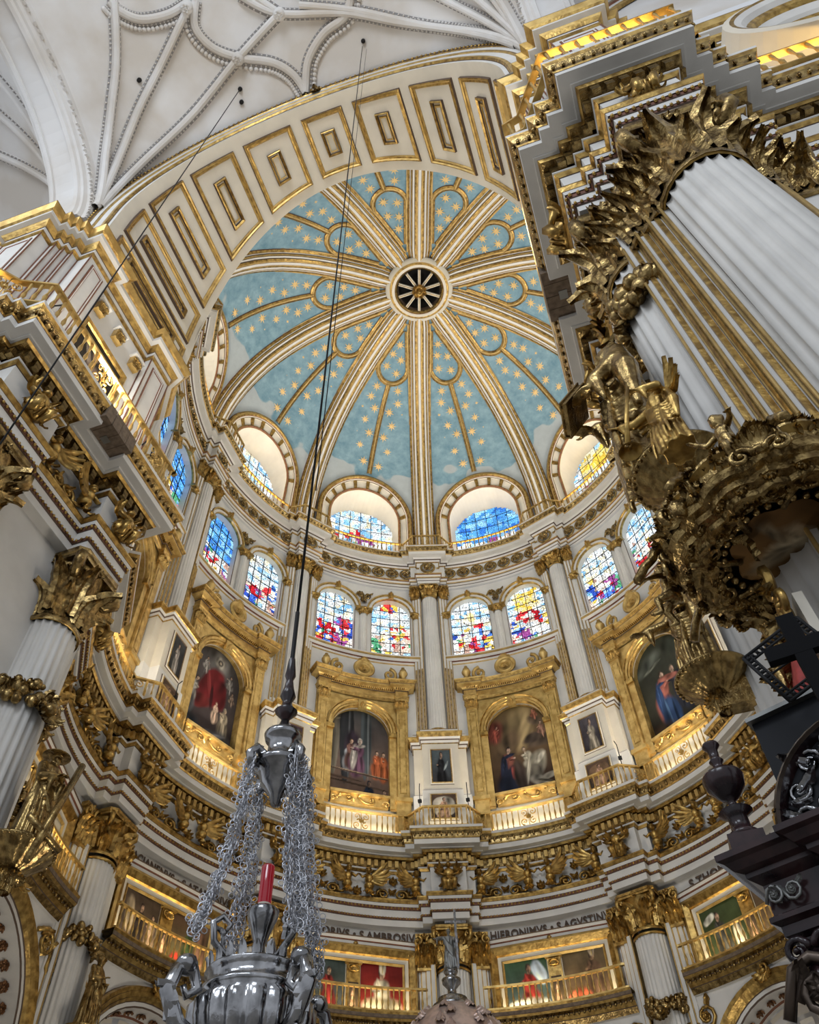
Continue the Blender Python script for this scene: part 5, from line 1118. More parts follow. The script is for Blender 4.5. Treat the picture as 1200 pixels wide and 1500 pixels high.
RIBS = {'tierceron': [[(-7.08, -13.58), (-6.88, -14.47), (-6.41, -15.6), (-5.85, -16.74), (-5.25, -18.26)], [(-7.09, -13.55), (-6.83, -13.98), (-5.81, -15.16), (-4.53, -16.23), (-3.24, -17.3)], [(-7.05, -13.5), (-6.27, -13.75), (-4.37, -14.33), (-2.26, -15.32), (-0.39, -16.07)]],
        'ridge': [[(-1.5, -17.0), (-0.39, -16.07), (1.91, -15.35), (3.85, -14.5), (6.9, -13.5)], [(-.39, -16.07), (-3.1, -19.2)]],
        'curved': [[(-5.37, -18.31), (-5.2, -17.92), (-4.75, -17.5), (-3.94, -17.32), (-3.27, -17.39)], [(-2.95, -17.36), (-3.28, -16.68), (-3.0, -15.93), (-2.26, -15.32), (-1.19, -14.78), (-0.63, -14.2), (-0.4, -13.55)], [(-0.4, -13.55), (0.04, -14.42), (0.88, -15.02), (1.91, -15.35), (2.3, -16.2), (2.1, -17.2)]]}
for nm, L in RIBS.items():
    for P in L:
        kn = nm == 'curved'
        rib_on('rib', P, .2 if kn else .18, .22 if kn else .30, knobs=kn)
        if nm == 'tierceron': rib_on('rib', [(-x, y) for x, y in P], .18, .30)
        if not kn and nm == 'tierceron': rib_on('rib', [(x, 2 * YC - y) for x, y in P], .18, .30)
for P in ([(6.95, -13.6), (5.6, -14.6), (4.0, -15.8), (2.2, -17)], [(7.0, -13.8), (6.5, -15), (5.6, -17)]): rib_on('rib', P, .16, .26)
for x, y in ((-2.26, -15.32), (-.39, -16.07), (-3.24, -17.3)):
    q = MB(); lathe(q, [(0, -.44), (.14, -.42), (.2, -.36), (.22, -.2), (.22, 0)], 14, 'stone', T(x, y, zv(x, y))); rosette(q, .16, 'stone', 6, T(x, y, zv(x, y) - .44) @ Rx(180)); obj('boss', q, vault)
# broad moulded side arch between nave and aisle
for sx in (-1, 1):
    q = MB(); n = 40; vs = []
    sec = [(7.02, 1.6), (7.05, .02), (7.08, -.16), (7.16, -.2), (7.22, -.32), (7.3, -.34), (7.36, -.42), (7.48, -.44), (7.5, -.36), (8.2, -.36), (8.22, -.44), (8.34, -.42), (8.4, -.3), (8.5, -.26), (8.52, .1), (8.53, 2.6)]; k = len(sec)
    for i in range(n + 1):
        th = pi * i / n; cy, cz = YC - 5.72 * cos(th), 27.0 + 4.25 * sin(th)
        for x, d in sec: vs.append((sx * x, YC - (5.72 + d) * cos(th), 27.0 + (4.25 + d) * sin(th) + .0))
    q.add(vs, [(i * k + j, i * k + j + 1, (i + 1) * k + j + 1, (i + 1) * k + j) for i in range(n) for j in range(k - 1)], 'stone')
    for i in range(90):
        th = pi * (i + .5) / 90
        if i % 4 != 3: box(q, -.05, .05, -.06, .06, -.05, .05, 'stone', None, T(sx * 7.06, YC - 5.62 * cos(th), 27.0 + 4.1 * sin(th)))
    obj('side_arch', q, vault)
    # aisle vault beyond
    f2 = lambda x, y: 27.3 + sqrt(max(0, 42 - (abs(x) - 13) ** 2 - .5 * (y - YC) ** 2))
    vs = []; 
    for i in range(25):
        for j in range(25): x = sx * (8.5 + 9 * i / 24); y = -25 + 11.7 * j / 24; vs.append((x, y, f2(x, y)))
    q = MB(); q.add(vs, [(i * 25 + j, (i + 1) * 25 + j, (i + 1) * 25 + j + 1, i * 25 + j + 1) for i in range(24) for j in range(24)], 'stone', None, True); obj('aisle_web', q, vault)
    if sx < 0:
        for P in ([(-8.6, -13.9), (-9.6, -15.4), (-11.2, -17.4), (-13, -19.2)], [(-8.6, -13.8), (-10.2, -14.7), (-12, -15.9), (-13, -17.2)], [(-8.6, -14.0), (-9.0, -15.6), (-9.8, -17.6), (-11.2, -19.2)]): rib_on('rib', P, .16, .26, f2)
# end walls of the aisle above the cornice
for sx in (-1, 1):
    q = MB(); vs = [(sx * 8.4, -13.35, 25.1), (sx * 17, -13.35, 25.1), (sx * 17, -13.35, 33), (sx * 8.4, -13.35, 33)]; q.add(vs, [(0, 1, 2, 3)], 'stone')
    wall = bpy.data.objects['wall_left' if sx < 0 else 'wall_right']
    pth = archpath(sx * 13, 4.3, 25.2, 26.6, 24); sweep(q, pth, [(0, 0, 'gold'), (0, .1, 'gilt'), (-.12, .14, 'white'), (-.3, .14, 'brown'), (-.34, .2, 'oldgold'), (-.5, .2, 'darkline'), (-.52, 0)], False, lambda s, z, d: (s, -13.38 - d, z)); obj('end_arch', q, wall)
# ---- oval window high on the right, above the side railing
t = root('window_%d' % (wn + 1), None, **ST); q = MB(); P = [(1.75 * cos(2 * pi * i / 40), 1.45 * sin(2 * pi * i / 40)) for i in range(40)][::-1]
wo = lambda s, z, d: (12.75 + s, -12.8 - d, 22.4 + z)
sweep(q, P, [(-.45, 0, 'cream'), (-.35, .7, 'cream'), (-.2, .74, 'gold'), (-.1, .72, 'white'), (.05, .66, 'white'), (.15, .55, 'gold'), (.25, .5, 'gold'), (.32, .4, 'white'), (.55, .3, 'white'), (.62, .22, 'gold'), (.74, .15, 'white'), (.8, -.2)], True, wo); obj('oval_moulding', q, t)
q = MB(); P2 = [(x * .5, z * .5) for x, z in P]; q.add([wo(x, z, -.1) for x, z in P2], [tuple(range(40))], 'void'); obj('pane', q, t)
q = MB(); box(q, 9.42, 17, -12.82, -12.75, 18.9, 25, 'white'); obj('back_wall', q, wall)
# bright clerestory window at the top right
t = root('window_%d' % (wn + 2), None, **ST); q = MB(); box(q, 0, 1, 0, 1, 0, .02, 'stained'); me = mesh('pane', q); setcol(me, [(.75, .88, 1.0)] * 8)
for i in range(4):
    for j in range(3): link('pane', me, t, Matrix.Translation((11.0 + .8 * i, -13.32, 27.0 + .8 * j)) @ Rx(90) @ S(.74))
# ---- holes and cables in the vault
for k, (x, y) in enumerate(((-5.41, -15.96), (-2.66, -14.07), (-2.56, -14.45), (2.14, -14.44))):
    q = MB(); lathe(q, [(.0, 0), (.07, 0), (.08, .12), (.06, .2)], 10, 'void', T(x, y, zv(x, y) - .14)); obj('cable_hole', q, vault)
# ================================================================ FIGURES AND FURNISHINGS
def capsule(bm_, p0, p1, r0, r1, n=10, k=5):
    P = [Vector(p0).lerp(Vector(p1), i / k) for i in range(k + 1)]; R = [r0 + (r1 - r0) * i / k for i in range(k + 1)]
    tube(bm_, P, R, n, 'gold'); blob(bm_, p0, r0 * .98, n, 6); blob(bm_, p1, r1 * .98, n, 6)
def robe(mb, rings, folds=9, amp=.10, ph=0, n=64):
    """rings: (x, y, z, rx, ry); deep vertical folds that drift with height"""
    vs = []; K = len(rings)
    for j, (x, y, z, rx, ry) in enumerate(rings):
        for i in range(n):
            a = 2 * pi * i / n; f = 1 + amp * (sin(folds * a + ph + z * 1.3) + .5 * sin(folds * 1.7 * a - z * 2.1 + ph)) * (1 if j < K - 2 else .35)
            vs.append((x + rx * f * cos(a), y + ry * f * sin(a), z))
    fs = [(j * n + i, j * n + (i + 1) % n, (j + 1) * n + (i + 1) % n, (j + 1) * n + i) for j in range(K - 1) for i in range(n)]
    fs += [tuple(range(n - 1, -1, -1)), tuple((K - 1) * n + i for i in range(n))]; mb.add(vs, fs, 'gold', None, True)
def hand(mb, o, d, up, s=1.0, spread=.5, curl=.35):
    """palm at o pointing along d, back of the hand towards up; five fingers of unequal length, thumb from the side"""
    d = Vector(d).normalized(); up = Vector(up); up = (up - d * up.dot(d)).normalized(); sd = d.cross(up); o = Vector(o)
    for k in range(4): capsule(mb, o + sd * (k - 1.5) * .021 * s, o + d * .085 * s + sd * (k - 1.5) * .026 * s, .017 * s, .015 * s, 6, 2)
    for k, L in enumerate((.062, .078, .084, .070)):
        b = o + d * .09 * s + sd * (1.5 - k) * .027 * s; dd = (d + sd * (1.5 - k) * .16 * spread - up * curl * .4).normalized(); m = b + dd * L * .55 * s; e = m + (dd - up * curl).normalized() * L * .6 * s
        tube(mb, [b, m, e], [.0135 * s, .012 * s, .009 * s], 6, 'gold')
    b = o + sd * .045 * s + d * .015 * s; m = b + (sd * .9 + d * .7).normalized() * .045 * s; tube(mb, [b, m, m + (d + sd * .2 - up * curl * .4).normalized() * .04 * s], [.017 * s, .014 * s, .011 * s], 6, 'gold')
def head(mb, c, s=1.0, face=(0, -1, 0), beard=False, hair=True):
    f = Vector(face).normalized(); c = Vector(c); q = MB()
    blob(q, (0, 0, 0), (.085, .10, .12), 14, 10); blob(q, (0, -.03, -.05), (.06, .075, .075), 10, 8); blob(q, (0, -.105, -.005), (.016, .026, .03), 6, 5); blob(q, (0, -.092, .026), (.014, .02, .05), 6, 5)
    for sx in (-1, 1): blob(q, (sx * .034, -.088, .028), (.016, .012, .011), 6, 5); blob(q, (sx * .034, -.09, .05), (.026, .014, .008), 6, 4); blob(q, (sx * .088, .005, 0), (.014, .022, .034), 6, 5)
    blob(q, (0, -.095, -.052), (.028, .014, .008), 6, 4); blob(q, (0, -.09, -.068), (.022, .014, .009), 6, 4)
    if hair:
        for k in range(16): a = 2 * pi * k / 16; blob(q, (.07 * cos(a), .035 + .075 * sin(a), .05 + .04 * sin(a * 3)), (.038, .04, .045), 6, 5)
        blob(q, (0, .03, .075), (.085, .09, .06), 10, 6)
    if beard:
        for k in range(9): blob(q, ((k - 4) * .014, -.085 + .004 * abs(k - 4), -.10 - .02 * (4 - abs(k - 4)) / 2), (.018, .028, .05), 6, 5)
    m = Matrix.Identity(4); y = -f; x = y.cross(Vector((0, 0, 1))).normalized(); z = x.cross(y)
    for i in range(3): m[i][0] = x[i]; m[i][1] = y[i]; m[i][2] = z[i]; m[i][3] = c[i]
    mb.merge(q, m @ S(s))
def fuse(name, mb, vox, mat, smooth=2):
    """one continuous skin over the overlapping volumes"""
    me = mesh(name, mb); o = bpy.data.objects.new('tmp', me); COL.objects.link(o)
    r = o.modifiers.new('r', 'REMESH'); r.mode = 'VOXEL'; r.voxel_size = vox; r.use_smooth_shade = True
    sm = o.modifiers.new('s', 'SMOOTH'); sm.iterations = smooth; sm.factor = .5
    out = bpy.data.meshes.new_from_object(o.evaluated_get(bpy.context.evaluated_depsgraph_get())); out.name = name
    bpy.data.objects.remove(o); out.materials.clear(); out.materials.append(MATS[mat]); return out
F = (0, -1, 0)
def frame_at(pos, face):           # figure space: faces -y, z up
    f = Vector((face[0], face[1], 0)).normalized(); x = f.cross(Vector((0, 0, 1))) * -1; m = Matrix.Identity(4)
    y = -f; x = y.cross(Vector((0, 0, 1)))
    for i in range(3): m[i][0] = x[i]; m[i][1] = y[i]; m[i][2] = (0, 0, 1)[i]; m[i][3] = pos[i]
    return m
def body(h=1.75, beard=True, arms=None, ph=0, face=(0, -1, -.15), lean=0, hooded=False, hood=None):
    """standing robed figure, feet on z = 0, facing -y; arms: [(elbow, hand, direction, up)] for left and right"""
    k = h / 1.75; mb = MB()
    robe(mb, [(0, .0, .0, .27 * k, .24 * k), (0, 0, .25 * k, .25 * k, .22 * k), (0, 0, .55 * k, .23 * k, .20 * k), (0, 0, .85 * k, .21 * k, .17 * k), (0, 0, 1.05 * k, .185 * k, .145 * k), (0, 0, 1.25 * k, .205 * k, .15 * k), (0, 0, 1.40 * k, .20 * k, .13 * k), (0, 0, 1.47 * k, .10 * k, .09 * k)], 8, .09, ph)
    # mantle: a diagonal roll of cloth and a hanging swag
    for i in range(5): tube(mb, [(-.22 * k, -.04, (1.36 - .05 * i) * k), (-.08 * k, (-.17 - .01 * i) * k, (1.12 - .08 * i) * k), (.12 * k, (-.20 - .01 * i) * k, (.92 - .09 * i) * k), (.26 * k, -.06, (.86 - .12 * i) * k)], [.05 * k, .035 * k, .035 * k, .05 * k], 7)
    for i in range(6): x = (-.2 + .08 * i) * k; tube(mb, [(x, -.16 * k, .85 * k), (x * 1.1, -.22 * k, .45 * k), (x * 1.25, -.24 * k, .04)], [.018 * k, .034 * k, .026 * k], 6)
    tube(mb, [(.25 * k, .02, 1.30 * k), (.33 * k, .0, .9 * k), (.30 * k, -.02, .45 * k)], [.07 * k, .10 * k, .03 * k], 8)
    capsule(mb, (0, 0, 1.40 * k), (0, -.01, 1.55 * k), .06 * k, .055 * k); head(mb, (0, -.02, 1.64 * k), k, face, beard)
    for sx in (-1, 1):
        if arms and arms[(sx + 1) // 2]:
            e, hnd, d, u = arms[(sx + 1) // 2]; sh = (sx * .18 * k, 0, 1.38 * k); capsule(mb, sh, e, .085 * k, .075 * k); w_ = Vector(e).lerp(Vector(hnd), .72); capsule(mb, e, w_, .085 * k, .065 * k); capsule(mb, w_, hnd, .038 * k, .03 * k, 8, 2); hand(mb, hnd, d, u, k * 1.0)
            tube(mb, [tuple(w_), tuple(w_ + Vector((0, .02, -.12 * k))), tuple(w_ + Vector((0, .03, -.26 * k)))], [.06 * k, .05 * k, .015 * k], 7)
    return mb
def console(parent, r, mat='oldgold'):
    """fluted shell bracket carrying a figure, top at z = 0, front at -y"""
    q = MB(); prof = [(.02, -1.25), (.10, -1.1), (.14, -.95), (.12, -.8), (.35, -.62), (.66, -.42), (.88, -.22), (.98, -.10), (1.03, -.06), (1.03, 0), (0, 0)]
    n = 72; vs = []
    for p_ in prof:
        for i in range(n):
            a = 2 * pi * i / n; g = 1 - (.07 * abs(sin(a * 9)) if -.7 < p_[1] < -.08 else 0); vs.append((r * p_[0] * g * cos(a), r * p_[0] * g * sin(a), r * p_[1]))
    q.add(vs, [(j * n + i, j * n + (i + 1) % n, (j + 1) * n + (i + 1) % n, (j + 1) * n + i) for j in range(len(prof) - 1) for i in range(n)], mat, None, True); obj('shell_bowl', q, parent)
    q = MB()
    for i in range(9): leaf(q, r * .62, r * .34, .9, mat, up_out(180 + 22.5 * i, r * .16, -1.15 * r), 3)
    for i in range(22): a = radians(180 + 180 * i / 21); blob(q, (r * 1.0 * cos(a), r * 1.0 * sin(a), -.04), r * .05, 6, 4, mat)
    box(q, -.12, .12, -.1, 1.2 * r, -1.1 * r, -.02, mat); obj('bracket_leaves', q, parent)
def book(parent, m, w_=.42, h=.56, th=.09, mat='oldgold'):
    q = MB(); box(q, -w_ / 2, w_ / 2, -h / 2, h / 2, -th / 2, -th / 2 + .015, mat, None, m); box(q, -w_ / 2, w_ / 2, -h / 2, h / 2, th / 2 - .015, th / 2, mat, None, m); box(q, -w_ / 2 + .02, w_ / 2 - .02, -h / 2 + .02, h / 2 - .02, -th / 2, th / 2, 'oldgold', None, m); box(q, -w_ / 2 - .01, -w_ / 2 + .01, -h / 2, h / 2, -th / 2, th / 2, mat, None, m); obj('book', q, parent)
# large figure with a book on the right pier
k = 2.55 / 1.75
mR = frame_at((5.52, -12.35, 9.15), (-1, 0)) @ S(1.2)
t = root('statue', mR, label='large old-gold statue of a robed man holding a book on the right pier', category='statue')
B = body(2.55, True, [((-.42, -.10, 1.55), (-.26, -.50, 1.46), (.5, -.8, -.25), (0, 0, 1)), ((.44, -.06, 1.55), (.34, -.42, 1.36), (-.5, -.7, -.1), (0, 0, 1))], .4, (0, -1, -.1))
link('figure', fuse('figure', B, .022, 'oldgold'), t); book(t, T(.10, -.60, 1.40) @ Rx(58) @ Rz(8), .42, .50, .08)
t = root('console', Matrix.Translation((5.70, -12.35, 9.14)) @ Matrix.Rotation(radians(-90), 4, 'Z'), label='fluted shell console under the large figure with a book', category='console'); console(t, .56)
# figure with a hat and a long cross on the left jamb
mL = frame_at((-5.52, -8.5, 9.0), (1, -.1)); t = root('statue', mL, label='old-gold statue in a wide hat leaning on a long cross on the left jamb', category='statue')
B = body(1.85, True, [((-.30, -.16, 1.12), (-.08, -.34, 1.20), (.7, -.5, .2), (0, 0, 1)), ((.30, -.14, 1.10), (.02, -.36, 1.12), (-.7, -.5, .1), (0, 0, 1))], 1.2, (.1, -1, .1))
lathe(B, [(.0, 1.86), (.10, 1.86), (.12, 1.80), (.13, 1.76), (.25, 1.76), (.26, 1.74), (.0, 1.73)], 24, 'gold', T(0, -.03, -.02)); link('figure', fuse('figure', B, .018, 'oldgold'), t)
q = MB(); tube(q, [(.30, -.40, 1.62), (-.35, -.62, -.55)], [.062, .062], 10, 'oldgold'); tube(q, [(-.52, -.50, .16), (.22, -.62, -.12)], [.055, .055], 10, 'oldgold'); link('long_cross', mesh('long_cross', q), t)
t = root('console', Matrix.Translation((-5.62, -8.5, 8.98)) @ Matrix.Rotation(radians(90), 4, 'Z'), label='fluted shell console under the statue with the long cross', category='console'); console(t, .62)
# second right figure, further back
mR2 = frame_at((5.62, -8.85, 9.0), (-1, -.3)); t = root('statue', mR2, label='old-gold robed statue reaching out, above the lower shell console at right', category='statue')
B = body(1.95, True, [((-.34, -.20, 1.30), (-.42, -.58, 1.22), (0, -1, -.1), (0, 0, 1)), ((.30, -.14, 1.16), (.05, -.36, 1.25), (-.7, -.5, .2), (0, 0, 1))], 2.2, (-.2, -1, -.05)); link('figure', fuse('figure', B, .02, 'oldgold'), t)
t = root('console', Matrix.Translation((5.66, -8.85, 8.98)) @ Matrix.Rotation(radians(-90), 4, 'Z'), label='fluted shell console at right above the dark urn', category='console'); console(t, .52)
# smaller figures in front of the lower rotunda columns
B = body(1.7, True, [((-.28, -.14, 1.02), (-.04, -.30, 1.08), (.7, -.4, .3), (0, 0, 1)), ((.28, -.1, 1.02), (.10, -.32, .95), (-.6, -.6, 0), (0, 0, 1))], 3.1, (.1, -1, 0)); FM = fuse('figure', B, .02, 'oldgold')
for az, lb in ((-90, 'bearded old-gold statue before the lower column at bottom left'), (-54, 'old-gold statue behind the silver lamp bowl'), (18, 'old-gold statue before the lower column right of centre')):
    a = radians(az); t = root('statue', frame_at(polar(az, 9.98, 9.85 if az == -90 else 9.3), (-sin(a), -cos(a))), label=lb, category='statue'); link('figure', FM, t)
    t = root('console', Matrix.Translation(polar(az, 10.02, 9.83 if az == -90 else 9.28)) @ Matrix.Rotation(radians(-az), 4, 'Z'), label='shell console under the ' + lb.replace('bearded ', '').replace('old-gold ', ''), category='console'); console(t, .45)
# ---- gilded pulpit canopy on the right pier
PC = Vector((6.15, -12.90, 7.0)); can = root('pulpit_canopy', Matrix.Translation(PC) @ Rz(12) @ S(.80), label='ornate gilded pulpit canopy with a painted dove underneath, carried by the right pier', category='canopy')
def poly(R, n=8, rot=22.5, wav=0): return [((R - (wav if i % 2 else 0)) * cos(radians(rot + 360 / n * i)), (R - (wav if i % 2 else 0)) * sin(radians(rot + 360 / n * i))) for i in range(n)]
P8 = []
for i in range(8):
    a0 = radians(22.5 + 45 * i); a1 = radians(67.5 + 45 * i); p0 = Vector((1.30 * cos(a0), 1.30 * sin(a0))); p1 = Vector((1.30 * cos(a1), 1.30 * sin(a1)))
    for f, o in ((0, 0), (.2, 0), (.28, -.10), (.36, -.16), (.5, -.2), (.64, -.16), (.72, -.10), (.8, 0)):
        p = p0.lerp(p1, f); n = (p0 + p1).normalized(); P8.append(tuple(p + n * (-o * .55)))
q = MB(); sweep(q, P8, [(-.42, .16, 'oldgold'), (-.38, .0, 'oldgold'), (-.22, -.02, 'oldgold'), (-.2, .04, 'oldgold'), (-.1, .05, 'oldgold'), (-.08, .12, 'oldgold'), (0, .14, 'oldgold'), (.04, .22, 'oldgold'), (.02, .26, 'gold'), (-.04, .3, 'oldgold'), (-.02, .42, 'gold'), (.06, .48, 'oldgold'), (.06, .52, 'oldgold'), (-.5, .62, 'oldgold'), (-.95, .9)], True); obj('cornice', q, can)
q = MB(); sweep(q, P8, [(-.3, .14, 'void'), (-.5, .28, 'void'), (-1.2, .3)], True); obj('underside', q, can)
canv = MB(); n = 40; vs = [(0, 0, .10)]; P = [(.5, .5)]
for j in range(1, 13):
    for i in range(n):
        a = 2 * pi * i / n; r = .60 * j / 12 * (1 + .06 * cos(8 * a)); vs.append((r * cos(a) * 1.1, r * sin(a), .10)); P.append((.5 + .5 * j / 12 * cos(a), .5 + .5 * j / 12 * sin(a)))
fs = [(0, 1 + i, 1 + (i + 1) % n) for i in range(n)] + [(1 + j * n + i, 1 + j * n + (i + 1) % n, 1 + (j + 1) * n + (i + 1) % n, 1 + (j + 1) * n + i) for j in range(11) for i in range(n)]
canv.add(vs, fs, 'canvas'); me = mesh('dove_painting', canv); setcol(me, paint_cols(P, ((.13, .065, .02), (.16, .085, .025), [(.40, .58, .10, .30, 38, (.27, .21, .13), .6), (.64, .44, .09, .28, -58, (.25, .19, .12), .6), (.5, .5, .08, .15, 75, (.33, .27, .18), .4), (.32, .36, .18, .05, 40, (.20, .15, .09), .6)]), 1)); link('dove_painting', me, can)
q = MB()
for i in range(36): a = 2 * pi * i / 36; blob(q, (.70 * cos(a) * 1.1, .70 * sin(a), .08), (.05, .05, .06), 6, 4, 'oldgold')
obj('bead_ring', q, can, kind='stuff')
random.seed(21)
q1 = MB(); scroll(q1, 0, 0, .20, 0, 1, 1.6, .3, 'oldgold', 0, [(.45, -.30, 0), (.32, -.1, 0)]); SCM = mesh('volute', q1)
q2 = MB()
for k in range(5): leaf(q2, .30 - .03 * abs(k - 2), .17, .9, 'oldgold', Rz(-50 + 25 * k), 3)
ACM = mesh('acanthus_spray', q2)
cher = MB(); head(cher, (0, 0, 0), 1.15, (0, -1, 0)); CHM = fuse('cherub_head', cher, .012, 'oldgold'); wng = MB(); [leaf(wng, .28 - .04 * j, .10, .4, 'oldgold', T(.08, .0, 0) @ Rz(-(60 + 22 * j)), 2) for j in range(3)]; WGM = mesh('cherub_wings', wng)
for i in range(8):
    for f, z, s in ((-12, .36, 1.0), (12, .36, 1.0)):
        link('volute', SCM, can, up_out(45 * i + f, 1.28, z + .05) @ Ry(90 if f > 0 else -90) @ S(1.0))
    for f in (-18, -9, 0, 9, 18): link('acanthus_spray', ACM, can, up_out(45 * i + f, 1.24 + .08 * random.random(), .34 + .1 * random.random()) @ Rz(random.uniform(-30, 30)) @ S(random.uniform(.7, 1.15)))
    for f in (-15, 0, 15): link('acanthus_spray', ACM, can, up_out(45 * i + 22.5 + f, 1.16, .02) @ Rz(180 + random.uniform(-30, 30)) @ S(.62))
    for f in (-20, -7, 7, 20): link('acanthus_spray', ACM, can, up_out(45 * i + f, .98, .1) @ Rz(180 + random.uniform(-60, 60)) @ Rx(-60) @ S(.75))
    link('volute', SCM, can, up_out(45 * i + 22.5, .86, .06) @ Rx(-70) @ S(.85)); link('volute', SCM, can, up_out(45 * i, .92, .04) @ Rx(-80) @ Rz(150) @ S(.8))
    if i % 2 == 0: link('cherub_head', CHM, can, up_out(45 * i + 22.5, 1.36, .26) @ Matrix(((-1, 0, 0, 0), (0, 0, 1, 0), (0, -1, 0, 0), (0, 0, 0, 1))) @ S(.9)); [link('cherub_wing', WGM, can, up_out(45 * i + 22.5, 1.30, .26) @ S(g_, 1, 1)) for g_ in (-1, 1)]
    else: q = MB(); shell(q, .3, 'oldgold'); scroll(q, -.2, -.05, .14, 0, 1, 1.3, .3, 'oldgold', .06); scroll(q, .2, -.05, .14, pi, -1, 1.3, .3, 'oldgold', .06); link('cartouche', mesh('cartouche', q), can, up_out(45 * i + 22.5, 1.30, .24))
for i in range(70):
    a = random.uniform(0, 360); r = random.uniform(.5, 1.2); z = .62 + (1.2 - r) * 1.0; link('acanthus_spray', ACM, can, up_out(a, r, z) @ Rx(-40) @ Rz(random.uniform(-80, 80)) @ S(random.uniform(.6, 1.0)))
q = MB(); lathe(q, [(1.0, .5), (.85, .9), (.55, 1.25), (.3, 1.4), (.28, 1.5), (.36, 1.55), (.2, 1.7), (0, 1.72)], 24, 'oldgold'); obj('crown_body', q, can)
for i in range(6): q = MB(); lathe(q, [(.0, 0), (.10, .0), (.11, .04), (.05, .08), (.13, .16), (.14, .2), (.06, .28), (.04, .34), (0, .4)], 12, 'oldgold'); a = radians(60 * i + 10); link('finial', mesh('finial', q), can, T(1.2 * cos(a), 1.2 * sin(a), .52))
# putti and the bright figure kneeling on the canopy
def putto(arms, legs, s=1.0):
    mb = MB(); capsule(mb, (0, 0, .30), (0, 0, .50), .105, .10); capsule(mb, (0, .01, .20), (0, 0, .32), .11, .11); blob(mb, (0, -.06, .28), (.09, .07, .09), 10, 8)
    capsule(mb, (0, 0, .55), (0, -.01, .60), .045, .045); head(mb, (0, -.015, .70), .95, (0, -1, 0))
    for sx, (e, h) in zip((-1, 1), arms): capsule(mb, (sx * .10, 0, .52), e, .046, .038); capsule(mb, e, h, .040, .028); hand(mb, h, Vector(h) - Vector(e), (0, 0, 1), .75)
    for sx, (kn, ft) in zip((-1, 1), legs):
        capsule(mb, (sx * .06, 0, .20), kn, .075, .055); capsule(mb, kn, ft, .058, .034); capsule(mb, ft, Vector(ft) + Vector((0, -.09, -.01)), .032, .024)
    return mb
PM = fuse('figure', putto([((-.24, -.05, .46), (-.34, -.10, .60)), ((.22, -.10, .44), (.30, -.22, .36))], [((-.12, -.14, .08), (-.14, -.06, -.14)), ((.10, -.20, .12), (.12, -.20, -.10))]), .014, 'oldgold')
for lb, pos, fc, s in (('small gilded putto on the pulpit canopy below the raised-arm figure', (5.85, -13.75, 7.45), (-.7, -.7), .75), ('small gilded putto at the left corner of the pulpit canopy', (5.05, -12.6, 6.95), (-1, .1), .7)):
    t = root('putto', frame_at(pos, fc) @ S(s), label=lb, category='statue'); link('figure', PM, t)
B = body(1.25, False, [((-.36, -.10, 1.02), (-.52, -.22, 1.16), (-.6, -.5, .6), (0, -.4, 1)), ((.26, -.14, .84), (.14, -.34, .86), (-.3, -1, 0), (0, 0, 1))], 5, (0, -1, .2)); t = root('statue', frame_at((5.60, -13.15, 8.5), (-.85, -.5)), label='bright gilded figure with raised arm and trumpet on top of the pulpit canopy', category='statue'); link('figure', fuse('figure', B, .015, 'gold'), t)
q = MB(); tube(q, [(.16, -.42, .88), (.05, -.5, .45), (-.04, -.56, .02)], [.02, .025, .03], 8, 'gold'); lathe(q, [(.03, 0), (.05, -.06), (.11, -.12), (.12, -.13)], 14, 'gold', T(-.05, -.56, .02)); link('trumpet', mesh('trumpet', q), t)
q = MB(); [leaf(q, .5 - .05 * j, .16, .08, 'gold', T(sx * .08, 0, .0) @ Rz(-sx * (40 + 20 * j)), 2) for sx in (-1, 1) for j in range(4)]; link('wings', mesh('wings', q), t, T(0, .12, .95) @ Rx(90))
# ---- dark marble pulpit with urn and arched silver crest, bottom right
ex = Vector((.925, -.38, 0)).normalized(); ez = Vector((0, 0, 1)); nf = Vector((ex.y, -ex.x, 0)); nf = -nf if nf.y > 0 else nf
def pulp(x, y, z):           # x along the front, y into the depth (away from the viewer), z up from the cornice top
    p = Vector((4.56, -13.79, 4.0)) + ex * x - nf * y + ez * z; return tuple(p)
t = root('pulpit', None, label='dark marble and bronze pulpit with heavy cornice, urn and arched crest', category='pulpit')
PT = [(.0, 1.6), (0, 0), (.38, 0), (.38, -.06), (1.9, -.06), (1.9, 1.6)][::-1]; PT = PT[::-1]
prof = [(0, 0, 'marble'), (0, -.035, 'marble'), (-.03, -.05, 'marble'), (-.06, -.09, 'marble'), (-.10, -.105, 'marble'), (-.10, -.13, 'marble'), (-.155, -.17, 'marble'), (-.155, -.33, 'marble'), (-.13, -.345, 'marble'), (-.13, -.37, 'marble'), (-.165, -.39, 'marble'), (-.165, -.44, 'marble'), (-.20, -.46, 'marble'), (-.20, -.98, 'marble'), (-.14, -1.0, 'marble'), (-.14, -1.03, 'marble'), (-.22, -1.08, 'marble'), (-.22, -4)]
wp = lambda a, b, h: pulp(a, b, h)
q = MB(); P = [(a, b) for a, b in PT]
sweep(q, P, [(-o, h, m) for o, h, m in [(p[0], p[1], 'marble') for p in prof]] if False else [(-p[0] if False else p[0], p[1], 'marble') for p in prof], False, lambda a, b, h: wp(a, b, h)); q.add([pulp(a, b, 0) for a, b in P], [tuple(range(len(P)))], 'marble'); obj('cornice', q, t)
def pm(x, y, z):             # local frame on the front face
    m = Matrix.Identity(4); p = pulp(x, y, z)
    for i in range(3): m[i][0] = ex[i]; m[i][1] = ez[i]; m[i][2] = nf[i]; m[i][3] = p[i]
    return m
for x, wd in ((.26, .2), (1.0, .9)):
    q = MB(); rinceau(q, wd, .13, 2 if wd < .5 else 4, 'steel'); link('bronze_frieze', mesh('bronze_frieze', q), t, pm(x, .14 if x < .5 else .085, -.32))
